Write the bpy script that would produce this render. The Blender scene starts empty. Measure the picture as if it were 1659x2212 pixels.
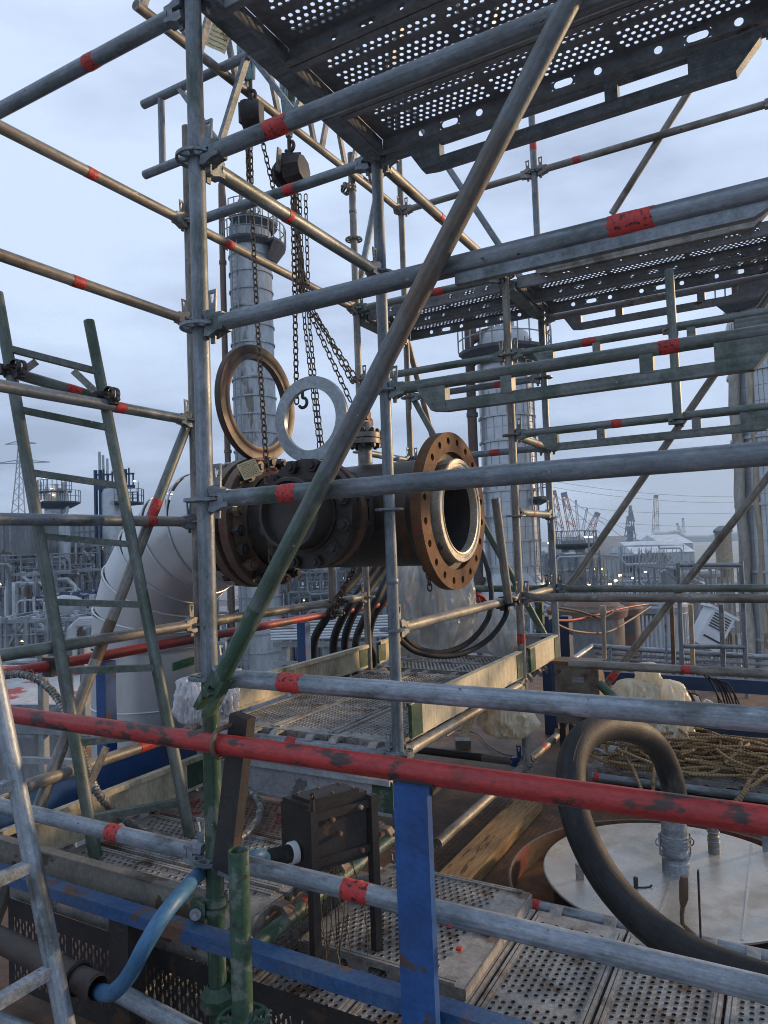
import bpy, math, random
from mathutils import Vector, Matrix, noise as mno
random.seed(7)
sc = bpy.context.scene
COL = sc.collection
rad = math.radians
# ---------------------------------------------------------------- camera
Z0 = 18.0                                   # height of the scaffold's reference level above the ground
YAW, PITCH, ROLL, FPX = rad(29.23), rad(2.59), rad(2.10), 1542.0
def W(a, b, h): return Vector((a, b, h + Z0))
def _rz(v): return Vector((v[0]*math.cos(YAW)-v[1]*math.sin(YAW), v[0]*math.sin(YAW)+v[1]*math.cos(YAW), v[2]))
_F = Vector((0, math.cos(PITCH), math.sin(PITCH))); _U0 = Vector((0, -math.sin(PITCH), math.cos(PITCH))); _R0 = Vector((1, 0, 0))
CF = _rz(_F); CR = _rz(_R0*math.cos(ROLL)-_U0*math.sin(ROLL)); CU = _rz(_U0*math.cos(ROLL)+_R0*math.sin(ROLL))
CL = W(1.438, -1.528, -0.145)
cd = bpy.data.cameras.new("camera"); cam = bpy.data.objects.new("camera", cd); COL.objects.link(cam)
cd.sensor_fit = 'HORIZONTAL'; cd.sensor_width = 36.0; cd.lens = 36.0*FPX/1659.0
cd.clip_start = 0.05; cd.clip_end = 4000
m = Matrix.Identity(4)
for i in range(3):
    m[i][0], m[i][1], m[i][2], m[i][3] = CR[i], CU[i], -CF[i], CL[i]
cam.matrix_world = m
sc.camera = cam
def ray(x, y): return CF + CR*((x-829.5)/FPX) - CU*((y-1106.0)/FPX)
def P(x, y, d): return CL + ray(x, y)*d                     # a surveyed point: bearing and distance
def onU(x, y, a):
    r = ray(x, y); return CL + r*((a-CL.x)/r.x)
def onV(x, y, b):
    r = ray(x, y); return CL + r*((b-CL.y)/r.y)
def onH(x, y, h):
    r = ray(x, y); return CL + r*((h+Z0-CL.z)/r.z)
# ---------------------------------------------------------------- world, sun, exposure
SUN_AZ, SUN_EL = rad(51), rad(12)           # azimuth from +X towards +Y
w = bpy.data.worlds.new("World"); sc.world = w; w.use_nodes = True
nt = w.node_tree; nt.nodes.clear(); N = nt.nodes.new; Lk = nt.links.new
out = N('ShaderNodeOutputWorld'); mix = N('ShaderNodeMixShader')
sky = N('ShaderNodeTexSky'); sky.sky_type = 'NISHITA'; sky.sun_disc = False
sky.sun_elevation = SUN_EL; sky.sun_rotation = math.pi/2 - SUN_AZ; sky.dust_density = 1.0; sky.ozone_density = 2.0
bg1 = N('ShaderNodeBackground'); bg1.inputs[1].default_value = 0.10; Lk(sky.outputs[0], bg1.inputs[0])
tc = N('ShaderNodeTexCoord'); mp = N('ShaderNodeMapping'); mp.inputs['Scale'].default_value = (1.0, 1.0, 3.4)
Lk(tc.outputs['Generated'], mp.inputs[0])
n1 = N('ShaderNodeTexNoise'); n1.inputs['Scale'].default_value = 3.0; n1.inputs['Detail'].default_value = 7; n1.inputs['Roughness'].default_value = .54
Lk(mp.outputs[0], n1.inputs['Vector'])
sx = N('ShaderNodeSeparateXYZ'); Lk(tc.outputs['Generated'], sx.inputs[0])
el = N('ShaderNodeMapRange'); el.inputs[1].default_value = -0.02; el.inputs[2].default_value = 0.36; el.inputs[3].default_value = -0.24; el.inputs[4].default_value = 0.10
Lk(sx.outputs[2], el.inputs[0])
ad = N('ShaderNodeMath'); ad.operation = 'ADD'; Lk(n1.outputs[0], ad.inputs[0]); Lk(el.outputs[0], ad.inputs[1])
cr = N('ShaderNodeValToRGB'); e = cr.color_ramp.elements
e[0].position = .30; e[0].color = (.30, .36, .49, 1); e[1].position = .66; e[1].color = (.55, .655, .83, 1)
q = cr.color_ramp.elements.new(.47); q.color = (.44, .525, .69, 1)
Lk(ad.outputs[0], cr.inputs[0])
bg2 = N('ShaderNodeBackground'); bg2.inputs[1].default_value = 1.0; Lk(cr.outputs[0], bg2.inputs[0])
mix.inputs[0].default_value = 0.88
Lk(bg1.outputs[0], mix.inputs[1]); Lk(bg2.outputs[0], mix.inputs[2]); Lk(mix.outputs[0], out.inputs[0])
sd = bpy.data.lights.new("sun", 'SUN'); so = bpy.data.objects.new("sun", sd); COL.objects.link(so)
sd.energy = 3.6; sd.angle = rad(4.0); sd.color = (1.0, .67, .36)
sdir = Vector((math.cos(SUN_EL)*math.cos(SUN_AZ), math.cos(SUN_EL)*math.sin(SUN_AZ), math.sin(SUN_EL)))
so.rotation_euler = (-sdir).to_track_quat('-Z', 'Y').to_euler(); so.location = W(0, 0, 30)
sc.view_settings.view_transform = 'Standard'; sc.view_settings.look = 'None'; sc.view_settings.exposure = 0.50; sc.view_settings.gamma = 1.0
sc.render.engine = 'CYCLES'
try:
    sc.cycles.use_denoising = True; sc.cycles.filter_width = 1.0; sc.cycles.max_bounces = 6; sc.cycles.transparent_max_bounces = 12
except Exception: pass
# ---------------------------------------------------------------- materials
MATS = {}
def mat(name, c1, c2=None, chip=None, chip_amt=0.0, dirt=(.05, .035, .022), dirt_amt=.25, scale=7.0, rough=.5, metal=0.0, bump=.12, stretch=(1, 1, 1), chip_scale=.6, spec=.4, fine=14.0, soft=.02, grain=.35, wave=0.0, streak=0.0, splash=0.0):
    m = bpy.data.materials.new(name); m.use_nodes = True; nt = m.node_tree; N = nt.nodes.new; K = nt.links.new
    b = nt.nodes['Principled BSDF']; b.inputs['Roughness'].default_value = rough; b.inputs['Metallic'].default_value = metal
    b.inputs['Specular IOR Level'].default_value = spec
    g = N('ShaderNodeAttribute'); g.attribute_name = 'tc'; mp = N('ShaderNodeMapping'); mp.inputs['Scale'].default_value = stretch; K(g.outputs['Vector'], mp.inputs[0])
    def noise(s, det=5, ro=.6, off=0.0):
        n = N('ShaderNodeTexNoise'); n.inputs['Scale'].default_value = s; n.inputs['Detail'].default_value = det; n.inputs['Roughness'].default_value = ro
        if off:
            o = N('ShaderNodeVectorMath'); o.operation = 'ADD'; o.inputs[1].default_value = (off, off*.7, off*1.3); K(mp.outputs[0], o.inputs[0]); K(o.outputs[0], n.inputs['Vector'])
        else: K(mp.outputs[0], n.inputs['Vector'])
        return n
    def ramp(n, a, bb):
        r = N('ShaderNodeMapRange'); r.inputs[1].default_value = a; r.inputs[2].default_value = bb; K(n.outputs[0], r.inputs[0]); return r
    def mixc(fac, ca, cb):
        x = N('ShaderNodeMix'); x.data_type = 'RGBA'
        K(fac.outputs[0], x.inputs[0])
        for s, c in ((6, ca), (7, cb)):
            if isinstance(c, tuple): x.inputs[s].default_value = (*c, 1)
            else: K(c, x.inputs[s])
        return x.outputs[2]
    c2 = c2 or tuple(v*.7 for v in c1)
    col = mixc(ramp(noise(scale), .36, .64), c1, c2)
    if dirt_amt > 0:
        col = mixc(ramp(noise(scale*.45, 7, .7, 3.1), .72-dirt_amt*.45, .80), col, dirt)
    if chip and chip_amt > 0:
        col = mixc(ramp(noise(scale*chip_scale, 8, .62, 7.7), .70-soft*.5-chip_amt*.35, .70+soft*.5-chip_amt*.35), col, chip)
    if streak > 0:
        m2 = N('ShaderNodeMapping'); m2.inputs['Scale'].default_value = (1.6, 70, 70); K(g.outputs['Vector'], m2.inputs[0])
        n2 = N('ShaderNodeTexNoise'); n2.inputs['Scale'].default_value = 1.0; n2.inputs['Detail'].default_value = 7; n2.inputs['Roughness'].default_value = .65; K(m2.outputs[0], n2.inputs['Vector'])
        sm_ = N('ShaderNodeMapRange'); sm_.inputs[1].default_value = .32; sm_.inputs[2].default_value = .68; sm_.inputs[3].default_value = 1-streak; sm_.inputs[4].default_value = 1+streak*.8; K(n2.outputs[0], sm_.inputs[0])
        vm = N('ShaderNodeVectorMath'); vm.operation = 'SCALE'; K(col, vm.inputs[0]); K(sm_.outputs[0], vm.inputs['Scale']); col = vm.outputs[0]
    if splash > 0:
        col = mixc(ramp(noise(scale*2.6, 8, .72, 11.3), .80-splash*.35, .82-splash*.35), col, (.40, .41, .41))
        col = mixc(ramp(noise(scale*4.1, 6, .7, 17.9), .78-splash*.3, .80-splash*.3), col, (.045, .04, .035))
    wv = None
    if wave:
        wv = N('ShaderNodeTexWave'); wv.wave_type = 'BANDS'; wv.bands_direction = 'X'; wv.inputs['Scale'].default_value = wave; wv.inputs['Distortion'].default_value = 1.2; wv.inputs['Detail'].default_value = 1.0; K(mp.outputs[0], wv.inputs['Vector'])
        wm = N('ShaderNodeMapRange'); wm.inputs[3].default_value = .62; wm.inputs[4].default_value = 1.15; K(wv.outputs[1], wm.inputs[0])
        vm = N('ShaderNodeVectorMath'); vm.operation = 'SCALE'; K(col, vm.inputs[0]); K(wm.outputs[0], vm.inputs['Scale']); col = vm.outputs[0]
    if grain > 0:
        gr = N('ShaderNodeMapRange'); gr.inputs[1].default_value = .3; gr.inputs[2].default_value = .7; gr.inputs[3].default_value = 1-grain; gr.inputs[4].default_value = 1+grain*.6; K(noise(scale*6.5, 6, .75, 5.5).outputs[0], gr.inputs[0])
        vm = N('ShaderNodeVectorMath'); vm.operation = 'SCALE'; K(col, vm.inputs[0]); K(gr.outputs[0], vm.inputs['Scale']); col = vm.outputs[0]
    K(col, b.inputs['Base Color'])
    rr = N('ShaderNodeMapRange'); rr.inputs[3].default_value = max(.08, rough-.14); rr.inputs[4].default_value = min(1, rough+.16)
    K(noise(scale*1.7, 4, .6, 1.3).outputs[0], rr.inputs[0]); K(rr.outputs[0], b.inputs['Roughness'])
    if bump > 0:
        bp = N('ShaderNodeBump'); bp.inputs['Strength'].default_value = bump; bp.inputs['Distance'].default_value = .004
        K((wv.outputs[1] if wv else noise(scale*fine, 3, .6).outputs[0]), bp.inputs['Height']); K(bp.outputs[0], b.inputs['Normal'])
    MATS[name] = m; return m
GAL = mat('galvanised_tube', (.22, .245, .27), (.12, .14, .155), (.045, .065, .05), .3, (.07, .06, .045), .35, 14, .45, .3, .2, soft=.12, streak=.3, splash=.40)
GALB = mat('galvanised_blue_grey', (.215, .25, .285), (.135, .16, .185), (.055, .08, .07), .26, (.11, .10, .085), .30, 12, .44, .25, .2, soft=.16, streak=.32, splash=.42)
GALT = mat('galvanised_sun_tan', (.275, .268, .25), (.17, .16, .145), (.095, .085, .068), .30, (.105, .082, .056), .42, 12, .5, .2, .2, soft=.14, streak=.34, splash=.45)  # dirty zinc with the low sun's warm tan put into its colour
GALG = mat('galvanised_green_worn', (.145, .17, .165), (.19, .215, .215), (.055, .088, .068), .36, (.09, .078, .055), .36, 10, .48, .15, .2, soft=.20, streak=.3, splash=.36)
GALL = mat('light_galvanised', (.31, .355, .41), (.19, .225, .26), (.10, .115, .12), .34, (.13, .13, .125), .38, 13, .45, .25, .25, soft=.10, streak=.34, splash=.42)
GRN = mat('green_paint', (.028, .070, .044), (.042, .088, .06), (.115, .145, .13), .42, (.022, .035, .028), .3, 14, .45, .0, .2, chip_scale=1.2, soft=.05, streak=.25, splash=.36)
GALS = mat('galvanised_brown_grey', (.15, .168, .182), (.105, .12, .132), (.125, .10, .08), .42, (.07, .065, .06), .35, 12, .46, .2, .2, soft=.2, streak=.34, splash=.40)
GLAD = mat('ladder_green_grey', (.115, .138, .128), (.15, .172, .17), (.048, .082, .06), .46, (.11, .095, .07), .36, 11, .48, .15, .2, soft=.2, streak=.3, splash=.40)
RED = mat('red_paint', (.38, .036, .036), (.28, .027, .027), (.045, .032, .030), .40, (.13, .045, .038), .42, 14, .42, .0, .2, chip_scale=1.3, soft=.06, streak=.22, splash=.30)
REDF = mat('red_paint_faded', (.33, .04, .038), (.24, .03, .028), (.09, .05, .045), .36, (.16, .07, .05), .36, 11, .5, soft=.05)
BLUE = mat('blue_paint', (.015, .068, .22), (.02, .08, .25), (.075, .05, .038), .22, (.012, .024, .06), .5, 12, .40, .0, .15, soft=.03, grain=.25, splash=.25, chip_scale=1.1)
BLUEB = mat('blue_paint_worn', (.026, .092, .235), (.018, .062, .175), (.12, .065, .04), .36, (.10, .125, .16), .62, 11, .5, .0, .2, soft=.04)
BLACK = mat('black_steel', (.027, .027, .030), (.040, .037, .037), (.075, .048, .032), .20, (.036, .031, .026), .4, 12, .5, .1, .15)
RINGB = mat('dark_brown_ring', (.062, .048, .041), (.045, .036, .033), (.10, .038, .035), .28, (.10, .075, .05), .35, 9, .5, .1, .2, soft=.1)
PIPE = mat('dark_pipe_paint', (.031, .029, .029), (.046, .039, .034), (.085, .045, .025), .22, (.055, .038, .026), .38, 5, .42, .0, .12)
RUST = mat('rusty_flange', (.165, .077, .036), (.095, .046, .021), (.17, .042, .038), .22, (.04, .022, .013), .45, 17, .8, .0, .4, chip_scale=.6, soft=.06)
BROWN = mat('brown_steel', (.105, .070, .050), (.15, .10, .07), (.17, .055, .05), .33, (.03, .022, .018), .4, 7, .55, .1, .2)
PALE = mat('machined_face', (.52, .48, .40), (.36, .33, .28), (.2, .15, .1), .2, (.2, .16, .1), .3, 14, .38, .3, .2)
SILV = mat('bare_steel_ring', (.33, .37, .40), (.24, .275, .30), (.13, .13, .12), .25, (.18, .15, .10), .25, 8, .38, .45, .08)
ELB = mat('elbow_cladding', (.52, .54, .56), (.45, .47, .49), (.34, .35, .36), .15, (.40, .405, .41), .25, 3, .34, .6, .04, grain=.05, soft=.1)
ALU = mat('aluminium_cladding', (.40, .425, .45), (.33, .355, .38), (.25, .26, .27), .15, (.27, .275, .28), .25, 2.2, .36, .5, .04, grain=.07, soft=.1)
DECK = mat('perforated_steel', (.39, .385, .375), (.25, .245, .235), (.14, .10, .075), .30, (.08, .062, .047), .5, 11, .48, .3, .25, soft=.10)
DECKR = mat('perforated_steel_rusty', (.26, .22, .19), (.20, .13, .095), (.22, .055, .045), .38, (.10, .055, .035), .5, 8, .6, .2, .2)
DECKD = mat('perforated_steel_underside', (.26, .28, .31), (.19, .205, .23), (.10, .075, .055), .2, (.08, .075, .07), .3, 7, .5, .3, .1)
TOE = mat('toe_board_sunlit_steel', (.56, .51, .38), (.44, .40, .30), (.17, .19, .115), .26, (.16, .125, .075), .45, 9, .5, .1, .2, stretch=(1, 1, .35), soft=.12)  # galvanised boards turned cream: sunlight put into the colour, plus stains
TOEW = mat('toe_board_zinc', (.42, .46, .50), (.33, .36, .40), (.16, .17, .17), .15, (.2, .2, .19), .3, 7, .45, .25, .1)
TOEB = mat('toe_board_weathered', (.20, .195, .17), (.15, .145, .13), (.08, .06, .04), .3, (.075, .06, .04), .45, 8, .6, .1, .15)
CHEQ = mat('rusty_chequer_plate', (.145, .078, .040), (.085, .048, .028), (.20, .095, .04), .3, (.04, .029, .022), .45, 9, .58, .1, .3, soft=.1)
WOOD = mat('weathered_timber', (.34, .22, .105), (.21, .125, .055), (.09, .05, .028), .3, (.10, .06, .03), .42, 8, .75, .0, .3, stretch=(6, .7, 6))
LID = mat('stainless_lid', (.48, .465, .43), (.40, .385, .35), (.29, .26, .21), .38, (.33, .29, .22), .40, 5, .28, .40, .05, grain=.12, soft=.14)
RUB = mat('black_rubber', (.015, .016, .019), (.024, .025, .028), (.05, .05, .048), .28, (.038, .036, .033), .36, 13, .66, .0, .3, soft=.08, spec=.22)
CHAIN = mat('chain_steel', (.105, .082, .060), (.14, .105, .07), (.16, .11, .06), .35, (.03, .025, .02), .3, 30, .45, .55, .0)
TAPE = mat('red_tape', (.52, .05, .046), (.40, .036, .036), (.05, .018, .018), .36, (.40, .09, .07), .40, 60, .55, .0, .1, chip_scale=1.6, soft=.04)
ROPE = mat('sisal_rope', (.34, .235, .125), (.23, .155, .083), (.08, .055, .032), .3, (.07, .05, .033), .4, 25, .85, .0, .5, wave=34.0)
PAPER = mat('cream_paper', (.62, .50, .27), (.58, .50, .32), (.30, .22, .10), .25, (.42, .32, .15), .25, 18, .8)
PAPW = mat('white_paper', (.66, .66, .62), (.6, .6, .57), None, 0, (.4, .4, .38), .1, 30, .8)
INK = mat('dark_ink', (.03, .035, .07), None, None, 0, (.03, .03, .05), 0, 10, .8, 0, 0)
GTAPE = mat('green_label_tape', (.045, .15, .06), (.055, .17, .075), None, 0, (.04, .12, .05), .1, 10, .6)
HOSEB = mat('blue_hose', (.050, .155, .29), (.038, .125, .24), (.03, .075, .15), .25, (.02, .06, .115), .5, 12, .45, .0, .15, splash=.2)
REDH = mat('red_hose', (.33, .03, .03), (.26, .025, .025), None, 0, (.15, .03, .025), .2, 10, .5)
BRAID = mat('braided_conduit', (.33, .33, .32), (.12, .12, .12), (.55, .54, .5), .35, (.08, .07, .06), .3, 50, .45, .4, .5, wave=45.0)
CONC = mat('yard_concrete', (.27, .27, .26), (.22, .22, .215), (.33, .32, .30), .3, (.16, .155, .15), .4, .03, .9, 0, 0)
CLAD = mat('grey_cladding', (.40, .43, .46), (.33, .36, .39), (.15, .14, .12), .2, (.13, .12, .105), .4, .5, .6, .1, 0, stretch=(1, 1, .25))
CLADD = mat('dark_cladding', (.22, .235, .25), (.17, .18, .195), (.06, .05, .045), .2, (.06, .05, .045), .4, .6, .7, 0, 0, stretch=(1, 1, .25))
STEELB = mat('plant_steel', (.27, .295, .32), (.18, .20, .22), (.12, .075, .05), .25, (.08, .07, .06), .35, .8, .6, .1, 0)
BPLANT = mat('plant_blue_steel', (.024, .052, .115), (.02, .042, .092), None, 0, (.03, .05, .1), .2, 1, .6, 0, 0)
PPIPE = mat('plant_pipe', (.48, .51, .54), (.36, .39, .42), (.2, .2, .2), .2, (.2, .19, .18), .3, .7, .4, .35, 0)
RPIPE = mat('rusty_overhead_line', (.115, .062, .045), (.075, .045, .036), (.06, .06, .065), .3, (.04, .03, .028), .4, .7, .65, .1, 0)
CREAM = mat('cream_column', (.36, .31, .23), (.29, .25, .19), (.2, .15, .09), .25, (.2, .17, .12), .35, .8, .7, 0, 0)
TREEM = mat('far_dark_ground', (.075, .085, .085), (.05, .06, .06), None, 0, (.04, .05, .05), .3, .05, .95, 0, 0)
WHITEB = mat('white_sheet_roof', (.62, .66, .70), (.52, .56, .60), None, 0, (.4, .42, .45), .3, .05, .6, 0, 0)
CRR = mat('crane_red', (.29, .11, .09), (.24, .09, .075), None, 0, (.2, .07, .06), .2, .2, .6, 0, 0)
CRW = mat('crane_pale', (.47, .43, .40), (.40, .37, .35), None, 0, (.3, .27, .25), .2, .2, .6, 0, 0)
CRG = mat('crane_grey', (.16, .20, .26), (.13, .165, .21), None, 0, (.1, .12, .16), .2, .2, .7, 0, 0)
YEL = mat('yellow_steel', (.45, .28, .05), (.36, .22, .05), None, 0, (.2, .14, .05), .3, 3, .6, 0, 0)
REDW = mat('red_roof_patches', (.40, .41, .42), (.33, .34, .35), (.30, .06, .055), .50, (.22, .17, .15), .4, 1.1, .8, 0, 0)
RBOX = mat('stained_steel_box', (.20, .195, .18), (.16, .15, .14), (.075, .045, .03), .36, (.10, .065, .04), .42, 9, .5, .2, .1, soft=.18)
def emis(name, c, s):
    m = bpy.data.materials.new(name); m.use_nodes = True; b = m.node_tree.nodes['Principled BSDF']
    b.inputs['Base Color'].default_value = (*c, 1); b.inputs['Emission Color'].default_value = (*c, 1); b.inputs['Emission Strength'].default_value = s; return m
LAMPW = emis('lit_lamp_warm', (1.0, .74, .36), 9.0); LAMPC = emis('lit_lamp_white', (.95, .97, 1.0), 6.0)
def plastic(name, c, trans):
    m = bpy.data.materials.new(name); m.use_nodes = True; nt = m.node_tree; N = nt.nodes.new; K = nt.links.new
    b = nt.nodes['Principled BSDF']; o = nt.nodes['Material Output']
    b.inputs['Base Color'].default_value = (*c, 1); b.inputs['Roughness'].default_value = .34; b.inputs['Specular IOR Level'].default_value = .6
    tn = N('ShaderNodeTexNoise'); tn.inputs['Scale'].default_value = 11; tn.inputs['Detail'].default_value = 6
    g = N('ShaderNodeNewGeometry'); K(g.outputs['Position'], tn.inputs['Vector'])
    bp = N('ShaderNodeBump'); bp.inputs['Strength'].default_value = .5; bp.inputs['Distance'].default_value = .02; K(tn.outputs[0], bp.inputs['Height']); K(bp.outputs[0], b.inputs['Normal'])
    tl = N('ShaderNodeBsdfTranslucent'); tl.inputs[0].default_value = (*c, 1)
    tr = N('ShaderNodeBsdfTransparent'); m1 = N('ShaderNodeMixShader'); m1.inputs[0].default_value = .35; K(b.outputs[0], m1.inputs[1]); K(tl.outputs[0], m1.inputs[2])
    m2 = N('ShaderNodeMixShader'); m2.inputs[0].default_value = trans; K(m1.outputs[0], m2.inputs[1]); K(tr.outputs[0], m2.inputs[2]); K(m2.outputs[0], o.inputs[0]); return m
PLAS = plastic('clear_plastic_sheet', (.46, .50, .52), .36); PLASC = plastic('cream_plastic_sheet', (.74, .70, .57), .10); PLASW = plastic('white_plastic_bag', (.62, .65, .70), .05)
HOSEM = mat('wrapped_black_hose', (.016, .017, .020), (.027, .028, .031), (.06, .058, .055), .30, (.042, .039, .035), .42, 11, .62, .0, .4, soft=.08, spec=.25, streak=.25, splash=.22)
# ---------------------------------------------------------------- mesh helpers
def perp(d):
    d = d.normalized(); r = Vector((0, 0, 1)) if abs(d.z) < .9 else Vector((1, 0, 0))
    x = r.cross(d).normalized(); return x, d.cross(x).normalized()
class MB:
    def __init__(s): s.v, s.f, s.t = [], [], []
    def add(s, vs, fs, ts=None):
        o = len(s.v); s.v.extend(vs); s.t.extend(ts or vs); s.f.extend([tuple(i+o for i in f) for f in fs]); return s
    def obox(s, c, ax, ay, az):
        vs = [c+ax*i+ay*j+az*k for k in (-1, 1) for j in (-1, 1) for i in (-1, 1)]
        return s.add(vs, [(0, 2, 3, 1), (4, 5, 7, 6), (0, 1, 5, 4), (2, 6, 7, 3), (0, 4, 6, 2), (1, 3, 7, 5)])
    def box(s, lo, hi):
        lo, hi = Vector(lo), Vector(hi); c = (lo+hi)/2; h = (hi-lo)/2
        return s.obox(c, Vector((h.x, 0, 0)), Vector((0, h.y, 0)), Vector((0, 0, h.z)))
    def bar(s, p, q, wx, wz, up=None):
        d = (q-p); L = d.length/2; d = d.normalized(); x, z = perp(d)
        if up is not None:
            x = d.cross(up).normalized(); z = x.cross(d).normalized()
        return s.obox((p+q)/2, d*L, x*(wx/2), z*(wz/2))
    def path(s, pts, r, n=10, cap=True, rs=None):
        pts = [Vector(p) for p in pts]; m = len(pts); x = None; vs = []; fs = []; ts = []; al = random.random()*9
        for i, p in enumerate(pts):
            d = (pts[min(i+1, m-1)]-pts[max(i-1, 0)]).normalized()
            if x is None: x, y = perp(d)
            else:
                x = (x-d*x.dot(d)).normalized(); y = d.cross(x)
            rr = rs[i] if rs else r
            if i: al += (p-pts[i-1]).length*.55
            for k in range(n):
                a = 2*math.pi*k/n; vs.append(p+x*(math.cos(a)*rr)+y*(math.sin(a)*rr)); ts.append(Vector((al, math.cos(a)*rr*1.2, math.sin(a)*rr*1.2)))
        for i in range(m-1):
            for k in range(n):
                a, b = i*n+k, i*n+(k+1) % n; fs.append((a, b, b+n, a+n))
        if cap: fs.append(tuple(range(n))[::-1]); fs.append(tuple((m-1)*n+k for k in range(n)))
        return s.add(vs, fs, ts)
    def tube(s, p, q, r, n=14, cap=True): return s.path([p, q], r, n, cap)
    def pipe_open(s, p, q, r, t, n=20):     # hollow tube with wall
        d = (q-p).normalized(); return s.lathe([(r, 0), (r, (q-p).length), (r-t, (q-p).length), (r-t, 0)], p, d, n, True)
    def lathe(s, prof, o, d, n=24, closed=False):
        x, y = perp(d); d = d.normalized(); vs = []; fs = []; m = len(prof)
        for (r, h) in prof:
            for k in range(n):
                a = 2*math.pi*k/n; vs.append(o+d*h+x*(math.cos(a)*r)+y*(math.sin(a)*r))
        for i in range(m if closed else m-1):
            j = (i+1) % m
            for k in range(n):
                fs.append((i*n+k, i*n+(k+1) % n, j*n+(k+1) % n, j*n+k))
        return s.add(vs, fs)
    def prism(s, pts, d):                   # extrude polygon
        n = len(pts); vs = list(pts)+[p+d for p in pts]
        return s.add(vs, [tuple(range(n))[::-1], tuple(range(n, 2*n))]+[(i, (i+1) % n, (i+1) % n+n, i+n) for i in range(n)])
    def ring_prism(s, outer, inner, d):
        n = len(outer); vs = list(outer)+list(inner)+[p+d for p in outer]+[p+d for p in inner]; fs = []
        for i in range(n):
            j = (i+1) % n
            fs += [(i, j, n+j, n+i), (2*n+i, 3*n+i, 3*n+j, 2*n+j), (i, 2*n+i, 2*n+j, j), (n+i, n+j, 3*n+j, 3*n+i)]
        return s.add(vs, fs)
    def sheet(s, o, ex, ey, L, Wd, holes, nx_cells, rim=0.0, ez=None):
        """flat sheet o + ex*[0,L] + ey*[0,Wd]; nx_cells: list of (x0,x1,y0,y1,hole) with hole = None or list of points"""
        for (x0, x1, y0, y1, h) in nx_cells:
            if h is None:
                s.add([o+ex*x0+ey*y0, o+ex*x1+ey*y0, o+ex*x1+ey*y1, o+ex*x0+ey*y1], [(0, 1, 2, 3)]); continue
            cx, cy = (x0+x1)/2, (y0+y1)/2; hw, hh = (x1-x0)/2, (y1-y0)/2; n = len(h)
            B = []
            for (px, py) in h:
                dx, dy = px, py; k = min(hw/abs(dx) if abs(dx) > 1e-9 else 1e9, hh/abs(dy) if abs(dy) > 1e-9 else 1e9); B.append((cx+dx*k, cy+dy*k))
            vs = [o+ex*(cx+p[0])+ey*(cy+p[1]) for p in h]+[o+ex*p[0]+ey*p[1] for p in B]
            fs = [(i, (i+1) % n, n+(i+1) % n, n+i) for i in range(n)]
            if rim and ez is not None:
                vs += [o+ex*(cx+p[0]*.92)+ey*(cy+p[1]*.92)+ez*rim for p in h]
                fs += [(i, 2*n+i, 2*n+(i+1) % n, (i+1) % n) for i in range(n)]
            s.add(vs, fs)
        return s
    def build(s, name, material, parent=None, smooth=40, coll=COL):
        off = Vector((0, 0, 0)); p = parent
        while p is not None: off = off+p.location; p = p.parent
        me = bpy.data.meshes.new(name); me.from_pydata([tuple(v-off) for v in s.v], [], s.f); me.materials.append(material)
        if smooth:
            me.polygons.foreach_set('use_smooth', [True]*len(me.polygons)); me.set_sharp_from_angle(angle=rad(smooth))
        tl = s.t if len(s.t) == len(s.v) else s.v; ro = random.random()*3
        at_ = me.attributes.new('tc', 'FLOAT_VECTOR', 'POINT'); at_.data.foreach_set('vector', [c_+ro for v in tl for c_ in v])
        me.update()
        o = bpy.data.objects.new(name, me); coll.objects.link(o)
        if parent is not None: o.parent = parent
        return o
def tag(o, label, cat, group=None, kind=None):
    if label: o['label'] = label
    if cat: o['category'] = cat
    if group: o['group'] = group
    if kind: o['kind'] = kind
    return o
def thing(name, label, cat, loc, group=None):
    o = bpy.data.objects.new(name, None); COL.objects.link(o); o.location = loc; o.empty_display_size = .1
    return tag(o, label, cat, group)
def structure(name, mb, material, smooth=0):
    o = mb.build(name, material, None, smooth); o['kind'] = 'structure'; return o
def copy_tree(o, parent=None):
    c = o.copy(); COL.objects.link(c)
    if parent is not None: c.parent = parent
    for ch in list(o.children): copy_tree(ch, c)
    return c
def spline(pts, k=6):                       # Catmull-Rom
    pts = [Vector(p) for p in pts]; out = []
    for i in range(len(pts)-1):
        a, b, c, d = pts[max(i-1, 0)], pts[i], pts[i+1], pts[min(i+2, len(pts)-1)]
        for j in range(k):
            t = j/k; out.append(.5*((2*b)+(c-a)*t+(2*a-5*b+4*c-d)*t*t+(3*b-a-3*c+d)*t**3))
    return out+[pts[-1]]
UX, UY, UZ = Vector((1, 0, 0)), Vector((0, 1, 0)), Vector((0, 0, 1))
TR = .02415                                  # scaffold tube radius
# ---------------------------------------------------------------- setting: ground, yard, far land
g = MB(); g.box((-2600, -1500, -1), (2600, 3600, 0)); structure('ground', g, CONC)
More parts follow.
